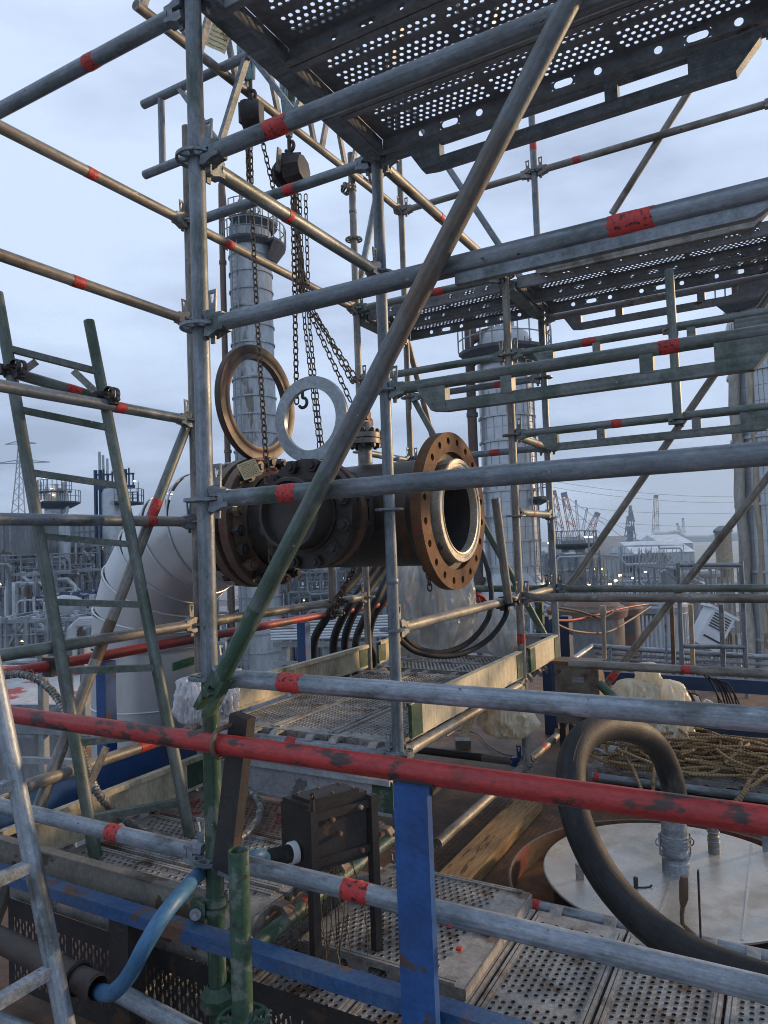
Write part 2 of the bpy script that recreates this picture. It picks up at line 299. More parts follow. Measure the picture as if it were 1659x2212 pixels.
# ---------------------------------------------------------------- scaffold parts
def rosette(mb, c, r=.061, n=32):
    h = .0045; z = UZ
    def ring(r0, r1):
        mb.lathe([(r0, -h), (r1, -h), (r1, h), (r0, h)], c, z, n, True)
    ring(TR+.001, .033); ring(.053, r)
    for k in range(8):
        a = 2*math.pi*(k+.5)/8; d = Vector((math.cos(a), math.sin(a), 0)); t = Vector((-d.y, d.x, 0))
        mb.obox(c+d*.043, d*.0115, t*.0055, z*(h*.96))
def standard(a, b, h0, h1, m, label, rs=(), joints=(), tape=None, group='scaffold standards', lower=None, cap_open=False):
    t = thing('scaffold_standard', label, 'scaffold pole', W(a, b, h0), group)
    if lower:                                # a painted lower length
        MB().tube(W(a, b, h0), W(a, b, lower[0]), TR+.0006, 20).build('lower_tube', lower[1], t)
        mb = MB(); mb.tube(W(a, b, lower[0]), W(a, b, h1), TR, 20)
    else:
        mb = MB(); mb.tube(W(a, b, h0), W(a, b, h1), TR, 20)
    mb.build('tube', m, t)
    for h in rs:
        r = MB(); rosette(r, W(a, b, h)); r.build('rosette', m, t)
    for h in joints:
        MB().lathe([(TR, -.012), (TR+.003, -.008), (TR+.003, .008), (TR, .012)], W(a, b, h), UZ, 20).build('joint_collar', m, t)
    if tape: band(t, W(a, b, tape), W(a, b, tape+.06))
    return t
def band(t, p, q, r=TR):
    d = (q-p).normalized(); L = (q-p).length; x, y = perp(d); mb = MB(); n = 32; sd_ = random.random()*50
    for wrap, (h0, h1, dr) in enumerate(((0, L, .0007), (L*.06, L*.62, .0013))):
        vs = []
        for k in range(n):
            a = 2*math.pi*k/n; e0 = .006*mno.noise(Vector((math.cos(a)*1.7, math.sin(a)*1.7, sd_+wrap*9))); e1 = .007*mno.noise(Vector((math.cos(a)*1.9, math.sin(a)*1.9, sd_+4+wrap*9)))
            o_ = x*math.cos(a)+y*math.sin(a)
            for hh, rr in ((h0+e0, r+.0002), (h0+e0+.0006, r+dr), ((h0+h1)/2, r+dr+.0004*math.sin(3*a+sd_)), (h1+e1-.0006, r+dr), (h1+e1, r+.0002)): vs.append(p+d*hh+o_*rr)
        mb.add(vs, [(k*5+i, ((k+1) % n)*5+i, ((k+1) % n)*5+i+1, k*5+i+1) for k in range(n) for i in range(4)])
    return mb.build('tape_band', TAPE, t)
def wedge_head(t, p, d, m):
    """p: point on the standard axis, d: unit direction towards the ledger"""
    d = d.normalized(); s = d.cross(UZ).normalized(); up = s.cross(d).normalized()
    mb = MB()
    pts = [(.028, .034), (.046, .038), (.075, .026), (.098, .0245), (.098, -.0245), (.075, -.026), (.046, -.038), (.028, -.034), (.034, -.008), (.064, -.007), (.064, .007), (.034, .008)]
    hw = .021
    mb.prism([p+d*x+UZ*y-s*hw for x, y in pts], s*(2*hw))
    o = mb.build('wedge_head', m, t, 30)
    w = MB(); c = p+d*.047
    out4 = [c-d*.009-UZ*.055, c+d*.007-UZ*.055, c+d*.016+UZ*.10, c-d*.014+UZ*.10]
    in4 = [c-d*.003+UZ*.062, c+d*.004+UZ*.062, c+d*.009+UZ*.09, c-d*.007+UZ*.09]
    w.ring_prism([q-s*.003 for q in out4], [q-s*.003 for q in in4], s*.006)
    w.build('wedge', m, o)
def tubething(name, p, q, m, label, cat, tapes=(), heads=(1, 1), group=None, r=TR, gap=.085, n=18, hm=None, pieces=None):
    t = thing(name, label, cat, p.copy(), group); d = (q-p).normalized()
    a = p+d*(gap if heads[0] else 0); b = q-d*(gap if heads[1] else 0)
    if pieces:                               # [(t_end, material)]: painted lengths
        s = 0.0; L = (b-a).length
        for te, pm in pieces:
            MB().tube(a+d*L*s, a+d*L*te, r, n).build('tube', pm, t); s = te
    else: MB().tube(a, b, r, n).build('tube', m, t)
    if heads[0]: wedge_head(t, p, d, hm or m)
    if heads[1]: wedge_head(t, q, -d, hm or m)
    for (x, L) in tapes: band(t, p+d*x, p+d*(x+L), r)
    return t
def ledger(p, q, m, label, tapes=(), heads=(1, 1), group='scaffold ledgers', **k):
    return tubething('scaffold_ledger', p, q, m, label, 'scaffold tube', tapes, heads, group, **k)
def brace(p, q, m, label, tapes=(), group='scaffold braces', pieces=None):
    t = tubething('scaffold_brace', p, q, m, label, 'scaffold brace', tapes, (0, 0), group, r=.0242, pieces=pieces)
    return t
def bridging(p, q, m, label, tapes=(), webs=(.22, .54, 1.05, 1.33), drop=.10, bar_h=.042, group='bridging ledgers', xend=1.41):
    t = ledger(p, q, m, label, tapes, (1, 1), group); d = (q-p).normalized(); z = -UZ; s = d.cross(UZ).normalized()
    b = MB()
    zc = drop; x0, x1 = .17, xend
    prof = [(x0+.05, zc-bar_h/2), (x1-.05, zc-bar_h/2), (x1-.05, zc+bar_h/2), (x0+.11, zc+bar_h/2), (x0+.05, zc+bar_h*.3)]
    b.prism([p+d*x+z*y-s*.022 for x, y in prof], s*.044); b.build('lower_bar', m, t, 30)
    for i, x in enumerate(webs):
        wdt = .045 if 0 < i < len(webs)-1 else .065
        w_ = MB()
        if i == 0: pts = [(x0-.01, .018), (x+wdt, .018), (x+wdt, zc+.012), (x0+.05, zc+.012)]
        elif i == len(webs)-1: pts = [(x-wdt, .018), (xend+.05, .018), (xend+.05, .03), (xend-.03, zc+bar_h/2), (x-wdt, zc+bar_h/2-.004)]
        else: pts = [(x-wdt/2, .018), (x+wdt/2, .018), (x+wdt/2, zc-.015), (x-wdt/2, zc-.015)]
        w_.prism([p+d*a+z*y-s*.0245 for a, y in pts], s*.049); w_.build('web_plate', m, t, 30)
    return t
def coupler(c, d1, d2, label, m=GALT, r=TR, off=.052, group='scaffold couplers'):
    """two clamp halves on tubes with directions d1 (through c) and d2 (through c+off)"""
    t = thing('scaffold_coupler', label, 'scaffold coupler', c.copy(), group)
    nrm = d1.cross(d2).normalized() if abs(d1.normalized().dot(d2.normalized())) < .99 else perp(d1)[0]
    for o, d in ((Vector((0, 0, 0)), d1.normalized()), (nrm*off, d2.normalized())):
        mb = MB(); cc = c+o
        for s in (-1, 1): mb.lathe([(r+.001, s*.013-.010), (r+.007, s*.013-.008), (r+.007, s*.013+.008), (r+.001, s*.013+.010)], cc, d, 18)
        x = d.cross(nrm).normalized()
        mb.obox(cc+x*(r+.012), x*.014, d*.02, nrm*.012)
        mb.tube(cc+x*(r+.012)-nrm*.04, cc+x*(r+.012)+nrm*.035, .006, 8); mb.tube(cc+x*(r+.012)+nrm*.022, cc+x*(r+.012)+nrm*.036, .011, 6)
        mb.build('clamp_half', m, t, 40)
    return t
# ---- perforated steel deck planks (real holes), one prototype per length
def holes_cells(L, Wd, mid=True, margin_x=.05, margin_y=.028, p=.0285, r=.0073):
    cells = []; y0, y1 = margin_y, Wd-margin_y; ny = max(1, round((y1-y0)/(p*.9))); py = (y1-y0)/ny
    nx = max(1, int((L-2*margin_x)/p)); x0 = (L-nx*p)/2; x1 = L-x0
    cells += [(0, L, 0, y0, None), (0, L, y1, Wd, None)]
    hp = [(math.cos(2*math.pi*k/12+.13)*r, math.sin(2*math.pi*k/12+.13)*r) for k in range(12)]
    hp4 = sorted([(a, 0) for a in [math.atan2(q[1], q[0]) % (2*math.pi) for q in hp]]+[((math.atan2(sy*py/2, sx_*p/2)) % (2*math.pi), 0) for sx_ in (-1, 1) for sy in (-1, 1)])
    hole = [(math.cos(a)*r, math.sin(a)*r) for a, _ in hp4]
    for j in range(ny):
        ya, yb = y0+j*py, y0+(j+1)*py; sh = p/2 if j % 2 else 0
        cells.append((0, x0+sh, ya, yb, None)); cells.append((x0+sh+(nx-1)*p, L, ya, yb, None))
        for i in range(nx-1):
            solid = (mid and ny > 6 and j == ny//2) or i % 16 == 15
            cells.append((x0+sh+i*p, x0+sh+(i+1)*p, ya, yb, None if solid else hole))
    return cells
def rail_cells(L, H, slots=True):
    cells = []; x = 0.0; n = 14; zs0, zs1 = .022, H-.012
    cells += [(0, L, 0, zs0, None), (0, L, zs1, H, None)]
    hh = (zs1-zs0)/2; k = 0; seq = [(.16, None), (.044, .013), (.06, None), (.085, .034), (.06, None), (.044, .013)]
    while x < L-1e-6:
        wd, hl = seq[k % 6]; k += 1; e = min(L, x+wd)
        if hl is None or not slots or e-x < wd-1e-6: cells.append((x, e, zs0, zs1, None))
        else:
            r = hh*.86; pts = []
            angs = sorted([2*math.pi*i/n+.1 for i in range(n)]+[math.atan2(sy*hh, sx_*(e-x)/2) % (2*math.pi) for sx_ in (-1, 1) for sy in (-1, 1)])
            for a in angs:
                c, s_ = math.cos(a), math.sin(a)
                # capsule radius along this angle
                Lh = max(0.0, hl-r); px = max(-1, min(1, c*3))*Lh
                pts.append((px+c*r, s_*r))
            cells.append((x, e, zs0, zs1, pts))
        x = e
    return cells
PLANKS = {}
def plank_proto(L, Wd, mname, rim, low=False):
    key = (round(L, 3), round(Wd, 3), mname, rim)
    if key in PLANKS: return copy_tree(PLANKS[key])
    m = MATS[mname]
    t = thing('deck_plank', '', 'deck plank', Vector((0, 0, 0)), None)
    top = MB(); top.sheet(Vector((0, 0, 0)), UX, UY, L, Wd, None, holes_cells(L, Wd, not rim), .004 if rim else 0.0, UZ)
    for y in ((.008, .021, Wd-.008, Wd-.021) if rim else (.010, Wd/2, Wd-.010)):          # pressed ribs along the plank
        top.box((.03, y-.0045, .0006), (L-.03, y+.0045, .006))
    top.build('perforated_sheet', m, t, 0)
    for y, s in ((.001, 1), (Wd-.001, -1)):
        rb = MB(); rb.sheet(Vector((0, y, -.066)), UX, UZ, L, .066, None, rail_cells(L, .066))
        rb.box((0, min(y, y+s*.028), -.0675), (L, max(y, y+s*.028), -.0655)); rb.build('side_rail', m, t, 0)
    for x, s in ((0.0, -1), (L, 1)):
        e_ = MB(); e_.box((min(x, x+s*.006), .004, -.06), (max(x, x+s*.006), Wd-.004, -.002))
        for y in ((.06, Wd-.06) if L > .7 else ()):
            hk = [(0, -.004), (0, -.03), (.010, -.03), (.020, -.012), (.046, -.006), (.064, -.020), (.070, -.045), (.078, -.045), (.076, -.012), (.060, .006), (.03, .008)]
            e_.prism([Vector((x+s*a, y-.02, z)) for a, z in hk], Vector((0, .04, 0)))
        e_.build('end_hook', m, t, 30)
    PLANKS[key] = t; return t
def plank(a, b, h, L, along, label, mname='perforated_steel', Wd=.32, rim=True, group='deck planks'):
    t = plank_proto(L, Wd, mname, rim); t.location = W(a, b, h); t.rotation_euler = (0, 0, 0)
    if along == 'v': t.rotation_euler = (0, 0, math.pi/2)     # local x -> +Y, local y -> -X
    t['label'] = label; t['category'] = 'deck plank'; t['group'] = group; return t
def toe_board(p, q, h0, h1, m, label, side, ends=(1, 1), group='toe boards'):
    """p,q: (a,b); side: inward horizontal unit vector"""
    P0, P1 = W(p[0], p[1], h0), W(q[0], q[1], h0); d = (P1-P0).normalized(); H = h1-h0
    t = thing('toe_board', label, 'toe board', P0, group)
    mb = MB(); mb.obox((P0+P1)/2+UZ*H/2, d*((P1-P0).length/2), side*.005, UZ*(H/2)); mb.build('board', m, t, 30)
    l = MB(); l.obox((P0+P1)/2+UZ*(H+.003)+side*.008, d*((P1-P0).length/2), side*.017, UZ*.003)
    l.obox((P0+P1)/2+UZ*(H-.008)+side*.022, d*((P1-P0).length/2), side*.003, UZ*.0075); l.build('top_lip', m, t, 30)
    l = MB(); l.obox((P0+P1)/2+UZ*(.012)+side*.009, d*((P1-P0).length/2-.001), side*.004, UZ*.006); l.build('lower_fold', m, t, 30)
    for c, s, on in ((P0, 1, ends[0]), (P1, -1, ends[1])):
        if on:
            f = MB(); f.obox(c+d*(s*.045)+UZ*(H/2)-side*.0005, d*.05, side*.0085, UZ*(H/2-.006)); f.build('end_fitting', GRN, t, 30)
    return t
# ---------------------------------------------------------------- the scaffold: standards
R5 = (1.5, 1.0, .5, 0, -.5, -1.0)
standard(0, 0, -1.62, 1.75, GALB, 'tall blue grey scaffold pole in front of the bolted flanges, its lower part painted green', R5, (-.58,), lower=(-.50, GRN))
standard(0, 1.09, -1.0, 1.55, GALB, 'scaffold pole standing in front of the dark pipe between branch and open flange', R5, (-.30, -.72))
standard(-1.09, 1.09, -2.0, 2.0, GALT, 'scaffold pole almost wholly hidden behind the tall blue grey front pole', (1.5, 1.0, .5, 0, -.5, -1.0, -1.5))
standard(-1.09, 0, -2.0, 2.0, GALB, 'scaffold pole just beyond the frame beside the leaning green ladder', R5)
standard(-1.09, 2.7, -1.0, 2.62, GALT, 'tan scaffold pole behind the chain hoist, the small lever hoist block hooked beside it', (2.0, 1.5, 1.0, .5, 0, -.5, -1.0), (2.2,))
standard(-1.09, 3.45, -1.0, 3.6, GALT, 'thin tan scaffold pole running down behind the open rusty flange', (2.5, 2.0, 1.0, .5, -.5))
standard(0, 2.7, -1.5, 1.53, GALT, 'pale weathered scaffold pole with a red tape mark below, right of the rusty flange', (1.5, 1.0, .5, 0, -.5, -1.5), (-1.0,), tape=-.78)
standard(0, 3.45, -1.45, 3.3, GALB, 'farther scaffold pole passing under the upper deck corner, red tape near its top', (2.5, 1.5, 1.0, .5, 0, -.5, -1.0), tape=2.66)
standard(1.57, 0, -2.0, 2.2, GALB, 'near scaffold pole just outside the picture that carries the front tubes', R5)
standard(1.57, 1.09, -1.6, 2.2, GALB, 'scaffold pole just outside the picture behind the front tubes', R5)
standard(1.57, 2.7, -1.6, 2.2, GALT, 'scaffold pole outside the picture carrying the middle bridging tubes', R5)
standard(1.57, 3.45, -1.6, 3.2, GALT, 'scaffold pole outside the picture at the end of the far tubes', (2.5,)+R5)
# free tubes clamped in
t = tubething('scaffold_tube', onV(1465, 905, 2.645), onV(1445, 582, 2.645), GALG, 'upright green grey tube clamped across the two bridging tubes on the right', 'scaffold tube', heads=(0, 0))
coupler(onV(1452, 712, 2.66), UZ, UX, 'coupler where the upright green grey tube meets the upper bridging tube', GALT)
coupler(onV(1465, 908, 2.66), UZ, UX, 'coupler at the foot of the upright green grey tube on the right', GALG)
tubething('scaffold_tube', W(.05, 2.36, -.5), onU(1070, 1076, .05), GALT, 'short spotted tube stub standing on the tan rail beside the rusty flange', 'scaffold tube', heads=(0, 0))
coupler(W(.0, 2.40, -.5), UY, UZ, 'dark coupler on the tan rail where the black cables hang', BLACK)
tubething('scaffold_tube', W(-1.05, 2.22, -.49), W(-1.05, 2.22, -.16), GALT, 'short tan tube stub standing under the pipe on the brown rail', 'scaffold tube', heads=(0, 0))
coupler(W(-1.09, 2.3, -.5), UY, UZ, 'black coupler on the brown rail below the dark pipe', BLACK)
# ---------------------------------------------------------------- front ledgers (row v=0)
ledger(W(0, 0, 1.0), W(1.57, 0, 1.0), GALB, 'thick grey tube with bright red tape crossing beneath the top deck', [(.26, .075)])
t = ledger(W(0, 0, .5), W(1.57, 0, .5), GALB, 'long grey tube passing above the two round rings, red tape at its upper end', [(1.15, .09)])
b = MB(); b.prism([W(x, -.010, .5-y) for x, y in ((.80, .022), (1.47, .022), (1.42, .048), (.80, .048))], Vector((0, .02, 0))); b.build('lower_bar', GALB, t, 30)
ledger(W(0, 0, 0), W(1.57, 0, 0), GALB, 'grey tube across the bolted branch and the open rusty flange', [(.27, .055)])
ledger(W(0, 0, -.5), W(1.57, 0, -.5), GALL, 'pale scratched tube across the perforated walkway below the pipe', [(.25, .075)])
ledger(W(0, 0, -1.0), W(1.57, 0, -1.0), GALL, 'lowest pale tube passing behind the blue post towards the hose', [(.43, .075)])
ledger(W(-1.09, 0, -1.0), W(0, 0, -1.0), GALL, 'pale tube with red tape running in front of the green ladder feet', [(.66, .055)])
ledger(W(-1.09, 0, 1.46), W(0, 0, 1.46), GALB, 'topmost thick grey tube rising to the front pole against the sky', [(.62, .05)])
# rows towards the back
for h, lab, mm, tp, pc in ((1.5, 'uppermost of the tan tubes slanting in from the sky to the front pole', GALT, [(.50, .05)], None), (1.0, 'second tan tube from the top slanting in above the ladder', GALT, [(.42, .06)], None),
                   (.5, 'tube behind the ladder tops with red tape between ladder and pole', GALB, [(.62, .06)], None), (0, 'level dark tube crossing the ladder in front of the refinery', GALB, [(.79, .05)], ((.62, GALB), (1, GALT))),
                   (-.5, 'brown stained tube crossing the silver elbow above the far red rail', GALT, (), ((.45, GALG), (1, GALT))), (-1.0, 'low pale tube behind the ladder with black wire markings and red tape', GALT, [(.72, .08)], None)):
    ledger(W(-1.09, -.02, h), W(-1.09, 1.09, h), mm, lab, tp, (0, 1), pieces=pc)
tubething('scaffold_tube', P(-30, 788, 3.0), P(248, 870, 3.25), GALG, 'short tube with red tape tied behind the ladder tops', 'scaffold tube', [(.32, .06)], (0, 0))
ledger(W(0, 0, 1.0), W(0, 1.09, 1.0), GALB, 'grey tube slanting down across the distillation column to the middle pole', [(.42, .03)])
ledger(W(-1.09, 1.09, 1.5), W(0, 1.09, 1.5), GALB, 'grey tube with red tape right under the lever hoist', [(.60, .06)])
ledger(W(-1.09, 1.09, 1.5), W(-1.09, 2.7, 1.5), GALT, 'tan tube with red tape crossing the upper distillation column', [(.25, .07)])
ledger(W(-1.09, 1.09, -.5), W(-1.09, 2.7, -.5), GALT, 'long brown tube under the black flanges above the far red rail')
ledger(W(-1.09, 2.7, 2.5), W(-1.09, 3.45, 2.5), GALT, 'short high tan tube behind the top of the middle pole', [(.2, .04)])
ledger(W(0, 1.09, 1.5), W(0, 2.7, 1.5), GALT, 'warm tan tube dropping away from the upper deck corner', [(.62, .03)])
ledger(W(0, 1.09, -.5), W(0, 2.7, -.5), GALT, 'bright tan rail in front of the plastic wrapped valve')
ledger(W(0, 1.09, -1.02), W(0, 2.7, -1.02), GALT, 'tan tube running under the cream toe board', [(1.26, .05)])
ledger(W(-1.09, 2.7, 1.0), W(0, 2.7, 1.0), GALG, 'green grey tube with red tape just above the green bridging tube', [(.13, .07)])
ledger(W(-1.09, 2.7, 1.5), W(0, 2.7, 1.5), GALG, 'green stained tube with red tape along the front of the middle deck', [(.60, .07)])
ledger(W(-1.09, 2.7, .5), W(-1.09, 3.45, .5), GALB, 'short dark tube behind the branch nozzle above the pipe')
ledger(W(-1.09, 3.45, 2.5), W(0, 3.45, 2.5), GALT, 'far weathered tube under the top deck, left of the thin taped pole')
ledger(W(0, 3.45, 2.5), W(1.57, 3.45, 2.5), GALT, 'far tan handrail tube against the sky beneath the top deck', [(.28, .05)])
ledger(W(-1.09, 3.45, 1.0), W(0, 3.45, 1.0), GALB, 'thin tube with red tape seen through the bridging tube window', [(.72, .08)])
ledger(W(-1.09, 3.45, .5), W(0, 3.45, .5), GALB, 'thin tube with red tape right above the rusty flange edge', [(.66, .08)])
ledger(W(-1.09, 3.45, -.5), W(0, 3.45, -.5), GRN, 'dark green tube behind the open rusty flange foot')
ledger(W(0, 2.7, .5), W(0, 3.45, .5), GALG, 'short slanting tube with red tape joining the two right poles', [(.45, .04)])
ledger(W(0, 2.7, -.5), W(0, 3.45, -.5), GALT, 'short tan tube joining the two right poles above the steel box')
ledger(W(0, 2.7, 0.02), W(0, 3.45, 0.02), GALG, 'short tube with a red mark between the right poles beside the far tower', [(.3, .04)])
ledger(W(0, 2.7, -.5), W(1.57, 2.7, -.5), GALT, 'lower of the two long level tubes in front of the tank yard')
ledger(W(0, 3.45, -.5), W(1.57, 3.45, -.5), GALG, 'upper of the two long level tubes in front of the tank yard')
ledger(W(.28, 2.72, -.893), W(1.57, 2.72, -.893), GALT, 'pale tube starting at the stained box above the cream plastic bundle', [(.62, .05)], (0, 0))
ledger(W(0, 3.45, .5), W(1.57, 3.45, .5), GALB, 'thin far tube with pink tape along the lower bridging tube', [(1.02, .09)])
ledger(W(-1.09, 2.7, -1.5), W(0, 2.7, -1.5), BLUE, 'dark blue tube lying low behind the red handrail', (), (0, 1), pieces=((.8, BLACK), (1, GALT)))
ledger(W(0, 2.7, -1.5), W(0, 3.45, -1.5), GALT, 'short low tube with red tape behind the arch of black hose', [(.3, .06)])
ledger(W(0, 1.42, -1.5), W(0, 2.7, -1.5), GALT, 'tan tube lying on the rusty floor beside the timber', (), (0, 1))
# bridging ledgers
bridging(W(0, 1.09, .5), W(1.57, 1.09, .5), GALG, 'green bridging tube with a slotted lower bar crossing right of the middle pole', [(1.09, .07)])
bridging(W(0, 1.09, 1.495), W(1.57, 1.09, 1.495), GALB, 'dark slotted bridging tube below the edge of the top deck', (), (.24, .60, .98, 1.30))
bridging(W(0, 2.7, 1.0), W(1.57, 2.7, 1.0), GALG, 'slotted bridging tube above the upright clamped tube, with yellow and red tape', [(.46, .08)])
bridging(W(0, 2.7, .5), W(1.57, 2.7, .5), GALG, 'slotted bridging tube at the foot of the upright clamped tube', [(.60, .06)])
bridging(W(0, 2.7, 1.56), W(1.57, 2.7, 1.56), GALT, 'slotted bridging tube running along the front of the middle deck', [(1.12, .06)], drop=.085)
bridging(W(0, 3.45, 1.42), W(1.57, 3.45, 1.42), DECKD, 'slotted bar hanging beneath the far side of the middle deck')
# braces
brace(W(.078, -.055, -.509), W(1.52, -.055, 1.579), GALB, 'big diagonal brace crossing the whole front from the green foot to the sky', pieces=((.10, GRN), (.26, GLAD), (1, GALS)))
f = bpy.context.scene.objects
brace(W(-1.11, 1.06, .47), W(-1.11, .05, -1.45), GALT, 'slanting brace behind the ladder with red tape above and rust below', [(.42, .09)], pieces=((.2, GALG), (.47, GALT), (.55, BROWN), (1, GALT)))
brace(W(-1.09, 3.47, 3.5), W(0, 3.47, 1.5), GALB, 'thin brace falling to the middle deck behind the big diagonal')
brace(W(-1.06, 3.47, 1.0), W(0, 3.47, -1.0), GRN, 'green brace dropping behind the rusty flange', pieces=((.25, GALG), (1, GRN)))
brace(W(-1.11, 3.5, 1.5), W(-1.11, 4.59, -.5), GALT, 'tan brace beneath the middle deck left of the rusty flange')
brace(W(-1.12, 2.72, 1.5), W(-1.12, 3.42, 3.3), GALB, 'steep thin brace rising beside the tan pole behind the middle pole')
brace(onV(1222, 1275, 3.5), onV(1700, 582, 3.5), GALT, 'long brace rising to the right in front of the harbour cranes')
brace(onV(1310, 1478, 3.5), onV(1700, 978, 3.5), GALT, 'long brace with red foot rising behind the two level tubes', [(.04, .07)])
brace(onV(1322, 462, 3.5), onV(1535, 122, 3.5), GALT, 'yellowish tan brace against the sky right of the taped pole')
# big diagonal: flattened fork foot
fk = next(o for o in sc.objects if str(o.get('label', '')).startswith('big diagonal'))
d = (W(1.52, -.055, 1.579)-W(.078, -.055, -.509)).normalized(); s_ = UY; n_ = d.cross(s_)
for o_ in (-.018, .018):
    MB().obox(W(.078, -.055, -.509)-d*.03+n_*o_, d*.06, n_*.008, s_*.02).build('fork_jaw', GRN, fk, 30)
MB().tube(W(.072, -.095, -.525), W(.072, -.02, -.525), .010, 10).build('fork_pin', GRN, fk)
# ---------------------------------------------------------------- decks
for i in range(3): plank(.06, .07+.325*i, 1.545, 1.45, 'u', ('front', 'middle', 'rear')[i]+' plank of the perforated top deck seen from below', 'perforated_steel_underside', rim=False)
def transom(p, q, m, label, wx=.055, wz=.085, group='deck transoms', tapes=()):
    t = thing('deck_transom', label, 'scaffold transom', p.copy(), group); d = (q-p).normalized(); s = d.cross(UZ)
    b_ = MB(); b_.obox((p+q)/2, d*((q-p).length/2-.05), s*(wx/2), UZ*(wz/2)); b_.build('channel', m, t, 30)
    wedge_head(t, p, d, m); wedge_head(t, q, -d, m)
    return t
transom(W(.015, 0, 1.515), W(.015, 1.09, 1.505), GALB, 'dark steel transom carrying the left end of the top deck', .075, .05)
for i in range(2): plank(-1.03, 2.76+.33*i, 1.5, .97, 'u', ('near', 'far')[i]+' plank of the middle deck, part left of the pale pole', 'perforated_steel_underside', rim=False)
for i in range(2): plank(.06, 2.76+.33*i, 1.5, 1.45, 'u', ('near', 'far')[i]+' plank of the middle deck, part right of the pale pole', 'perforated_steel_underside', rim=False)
transom(W(0, 2.7, 1.45), W(0, 3.45, 1.45), GALG, 'green stained transom under the middle deck at the pale pole', .08, .06)
transom(W(-1.09, 2.7, 1.45), W(-1.09, 3.45, 1.45), GALG, 'dark transom at the left end of the middle deck', .08, .06)
# central walkway h=-1
for i in range(3): plank(-1.055+.325*(i+1)+.02, 1.15, -.985, 1.49, 'v', ('left', 'middle', 'right')[i]+' plank of the central walkway under the pipe')
for i in range(2): plank(-1.03, 2.76+.325*i, -.99, .97, 'u', ('nearer', 'farther')[i]+' cross plank at the back of the central walkway')
ledger(W(-1.09, 1.09, -1.02), W(0, 1.09, -1.02), GALL, 'pale tube holding the plank hooks of the central walkway', [(.52, .06)])
toe_board((-1.06, 1.17), (-1.06, 2.62), -.97, -.82, TOE, 'cream toe board on the left side of the central walkway', UX)
toe_board((-1.06, 2.78), (-1.06, 3.4), -.97, -.82, TOE, 'weathered toe board piece beyond the tan pole, left of the walkway', UX)
toe_board((.02, 1.17), (.02, 2.62), -.97, -.82, TOE, 'cream toe board with green near end on the right side of the walkway', -UX)
toe_board((.02, 2.78), (.02, 3.4), -.97, -.82, TOE, 'short cream toe board between the two right poles', -UX)
toe_board((-1.0, 3.43), (0, 3.43), -.97, -.82, TOEW, 'grey toe board across the back of the central walkway', -UY)
# lower left bay h=-1.3
for i in range(3): plank(-1.03, .06+.335*i, -1.28, .97, 'u', ('near', 'middle', 'rusty red far')[i]+' plank of the landing at the foot of the green ladder', ('perforated_steel', 'perforated_steel', 'perforated_steel_rusty')[i])
ledger(W(0, 0, -1.32), W(0, 1.09, -1.32), GRN, 'green tube with red tape carrying the landing plank ends', [(.40, .06)])
toe_board((-1.06, .04), (-1.06, 1.05), -1.27, -1.12, TOE, 'weathered toe board behind the feet of the green ladder', UX)
toe_board((-1.05, .012), (-.05, .012), -1.22, -1.125, TOEB, 'stained toe board along the front edge of the landing', UY, (0, 0))
toe_board((-1.0, 1.10), (-.04, 1.10), -1.28, -1.13, TOEW, 'pale zinc toe board behind the dark junction box', -UY, (0, 1))
# lower right deck h=-1.5
for i in range(6): plank(.25+.32*i-.32, .03, -1.5, 1.02, 'v', ('first', 'second', 'third', 'fourth', 'fifth', 'sixth')[i]+' plank from the left of the low deck behind the blue post', Wd=.312)
for i, (b0, mm) in enumerate(((.45, 'perforated_steel'), (.77, 'perforated_steel'))): plank(-.06, b0, -1.462, .60, 'u', ('near', 'far')[i]+' short plank lying on top of the low deck beside the junction box', mm)
ledger(W(-.10, 1.11, -1.52), W(1.57, 1.11, -1.52), GALL, 'pale tube holding the plank hooks beside the white lid', [(.62, .05)])
ledger(W(-.10, -.02, -1.56), W(1.57, -.02, -1.56), GALL, 'hidden tube under the front ends of the low deck planks')
for k, (a, b_) in enumerate(((.36, .59), (.48, .62), (.48, .47))):
    c = onH(((970, 1022, 992)[k]), ((2001, 2006, 2051)[k]), -1.455)
    tag(MB().lathe([(0, .006), (.010, .005), (.012, 0), (.0, -.002)], c, UZ, 12).build('red_cap', TAPE), ('upper left', 'upper right', 'lowest')[k]+' red plastic cap lying on the short deck plank', 'cap', 'red plastic caps')
# ---------------------------------------------------------------- pipe spool with flanges
PB = 1.55                                    # pipe axis at v = PB, height 0
def flange_ring(mb, c, d, r0, r1, th, nb, rb, rh):
    """annular flange with through holes: centre of back face c, axis d"""
    x, y = perp(d); d = d.normalized()
    def pt(r, a, h): return c+d*h+x*(math.cos(a)*r)+y*(math.sin(a)*r)
    for k in range(nb):
        a0 = 2*math.pi*(k+.5)/nb; da = math.pi/nb; hc = (math.cos(a0)*rb, math.sin(a0)*rb)
        B = [(r1, a0-da+2*da*i/4) for i in range(4)]+[(r1+(r0-r1)*i/3, a0+da) for i in range(3)]+[(r0, a0+da-2*da*i/4) for i in range(4)]+[(r0+(r1-r0)*i/3, a0-da) for i in range(3)]
        n = len(B); vs = []
        for h in (0, th):
            for (r, a) in B: vs.append(pt(r, a, h))
            for (r, a) in B:
                ang = math.atan2(math.sin(a)*r-hc[1], math.cos(a)*r-hc[0]); px, py = hc[0]+math.cos(ang)*rh, hc[1]+math.sin(ang)*rh
                vs.append(c+d*h+x*px+y*py)
        fs = []
        for i in range(n):
            j = (i+1) % n
            fs += [(i, n+i, n+j, j), (2*n+i, 2*n+j, 3*n+j, 3*n+i), (n+i, 3*n+i, 3*n+j, n+j)]
        mb.add(vs, fs)
    mb.lathe([(r1, 0), (r1, th)], c, d, nb*4); mb.lathe([(r0, th), (r0, 0)], c, d, nb*4)
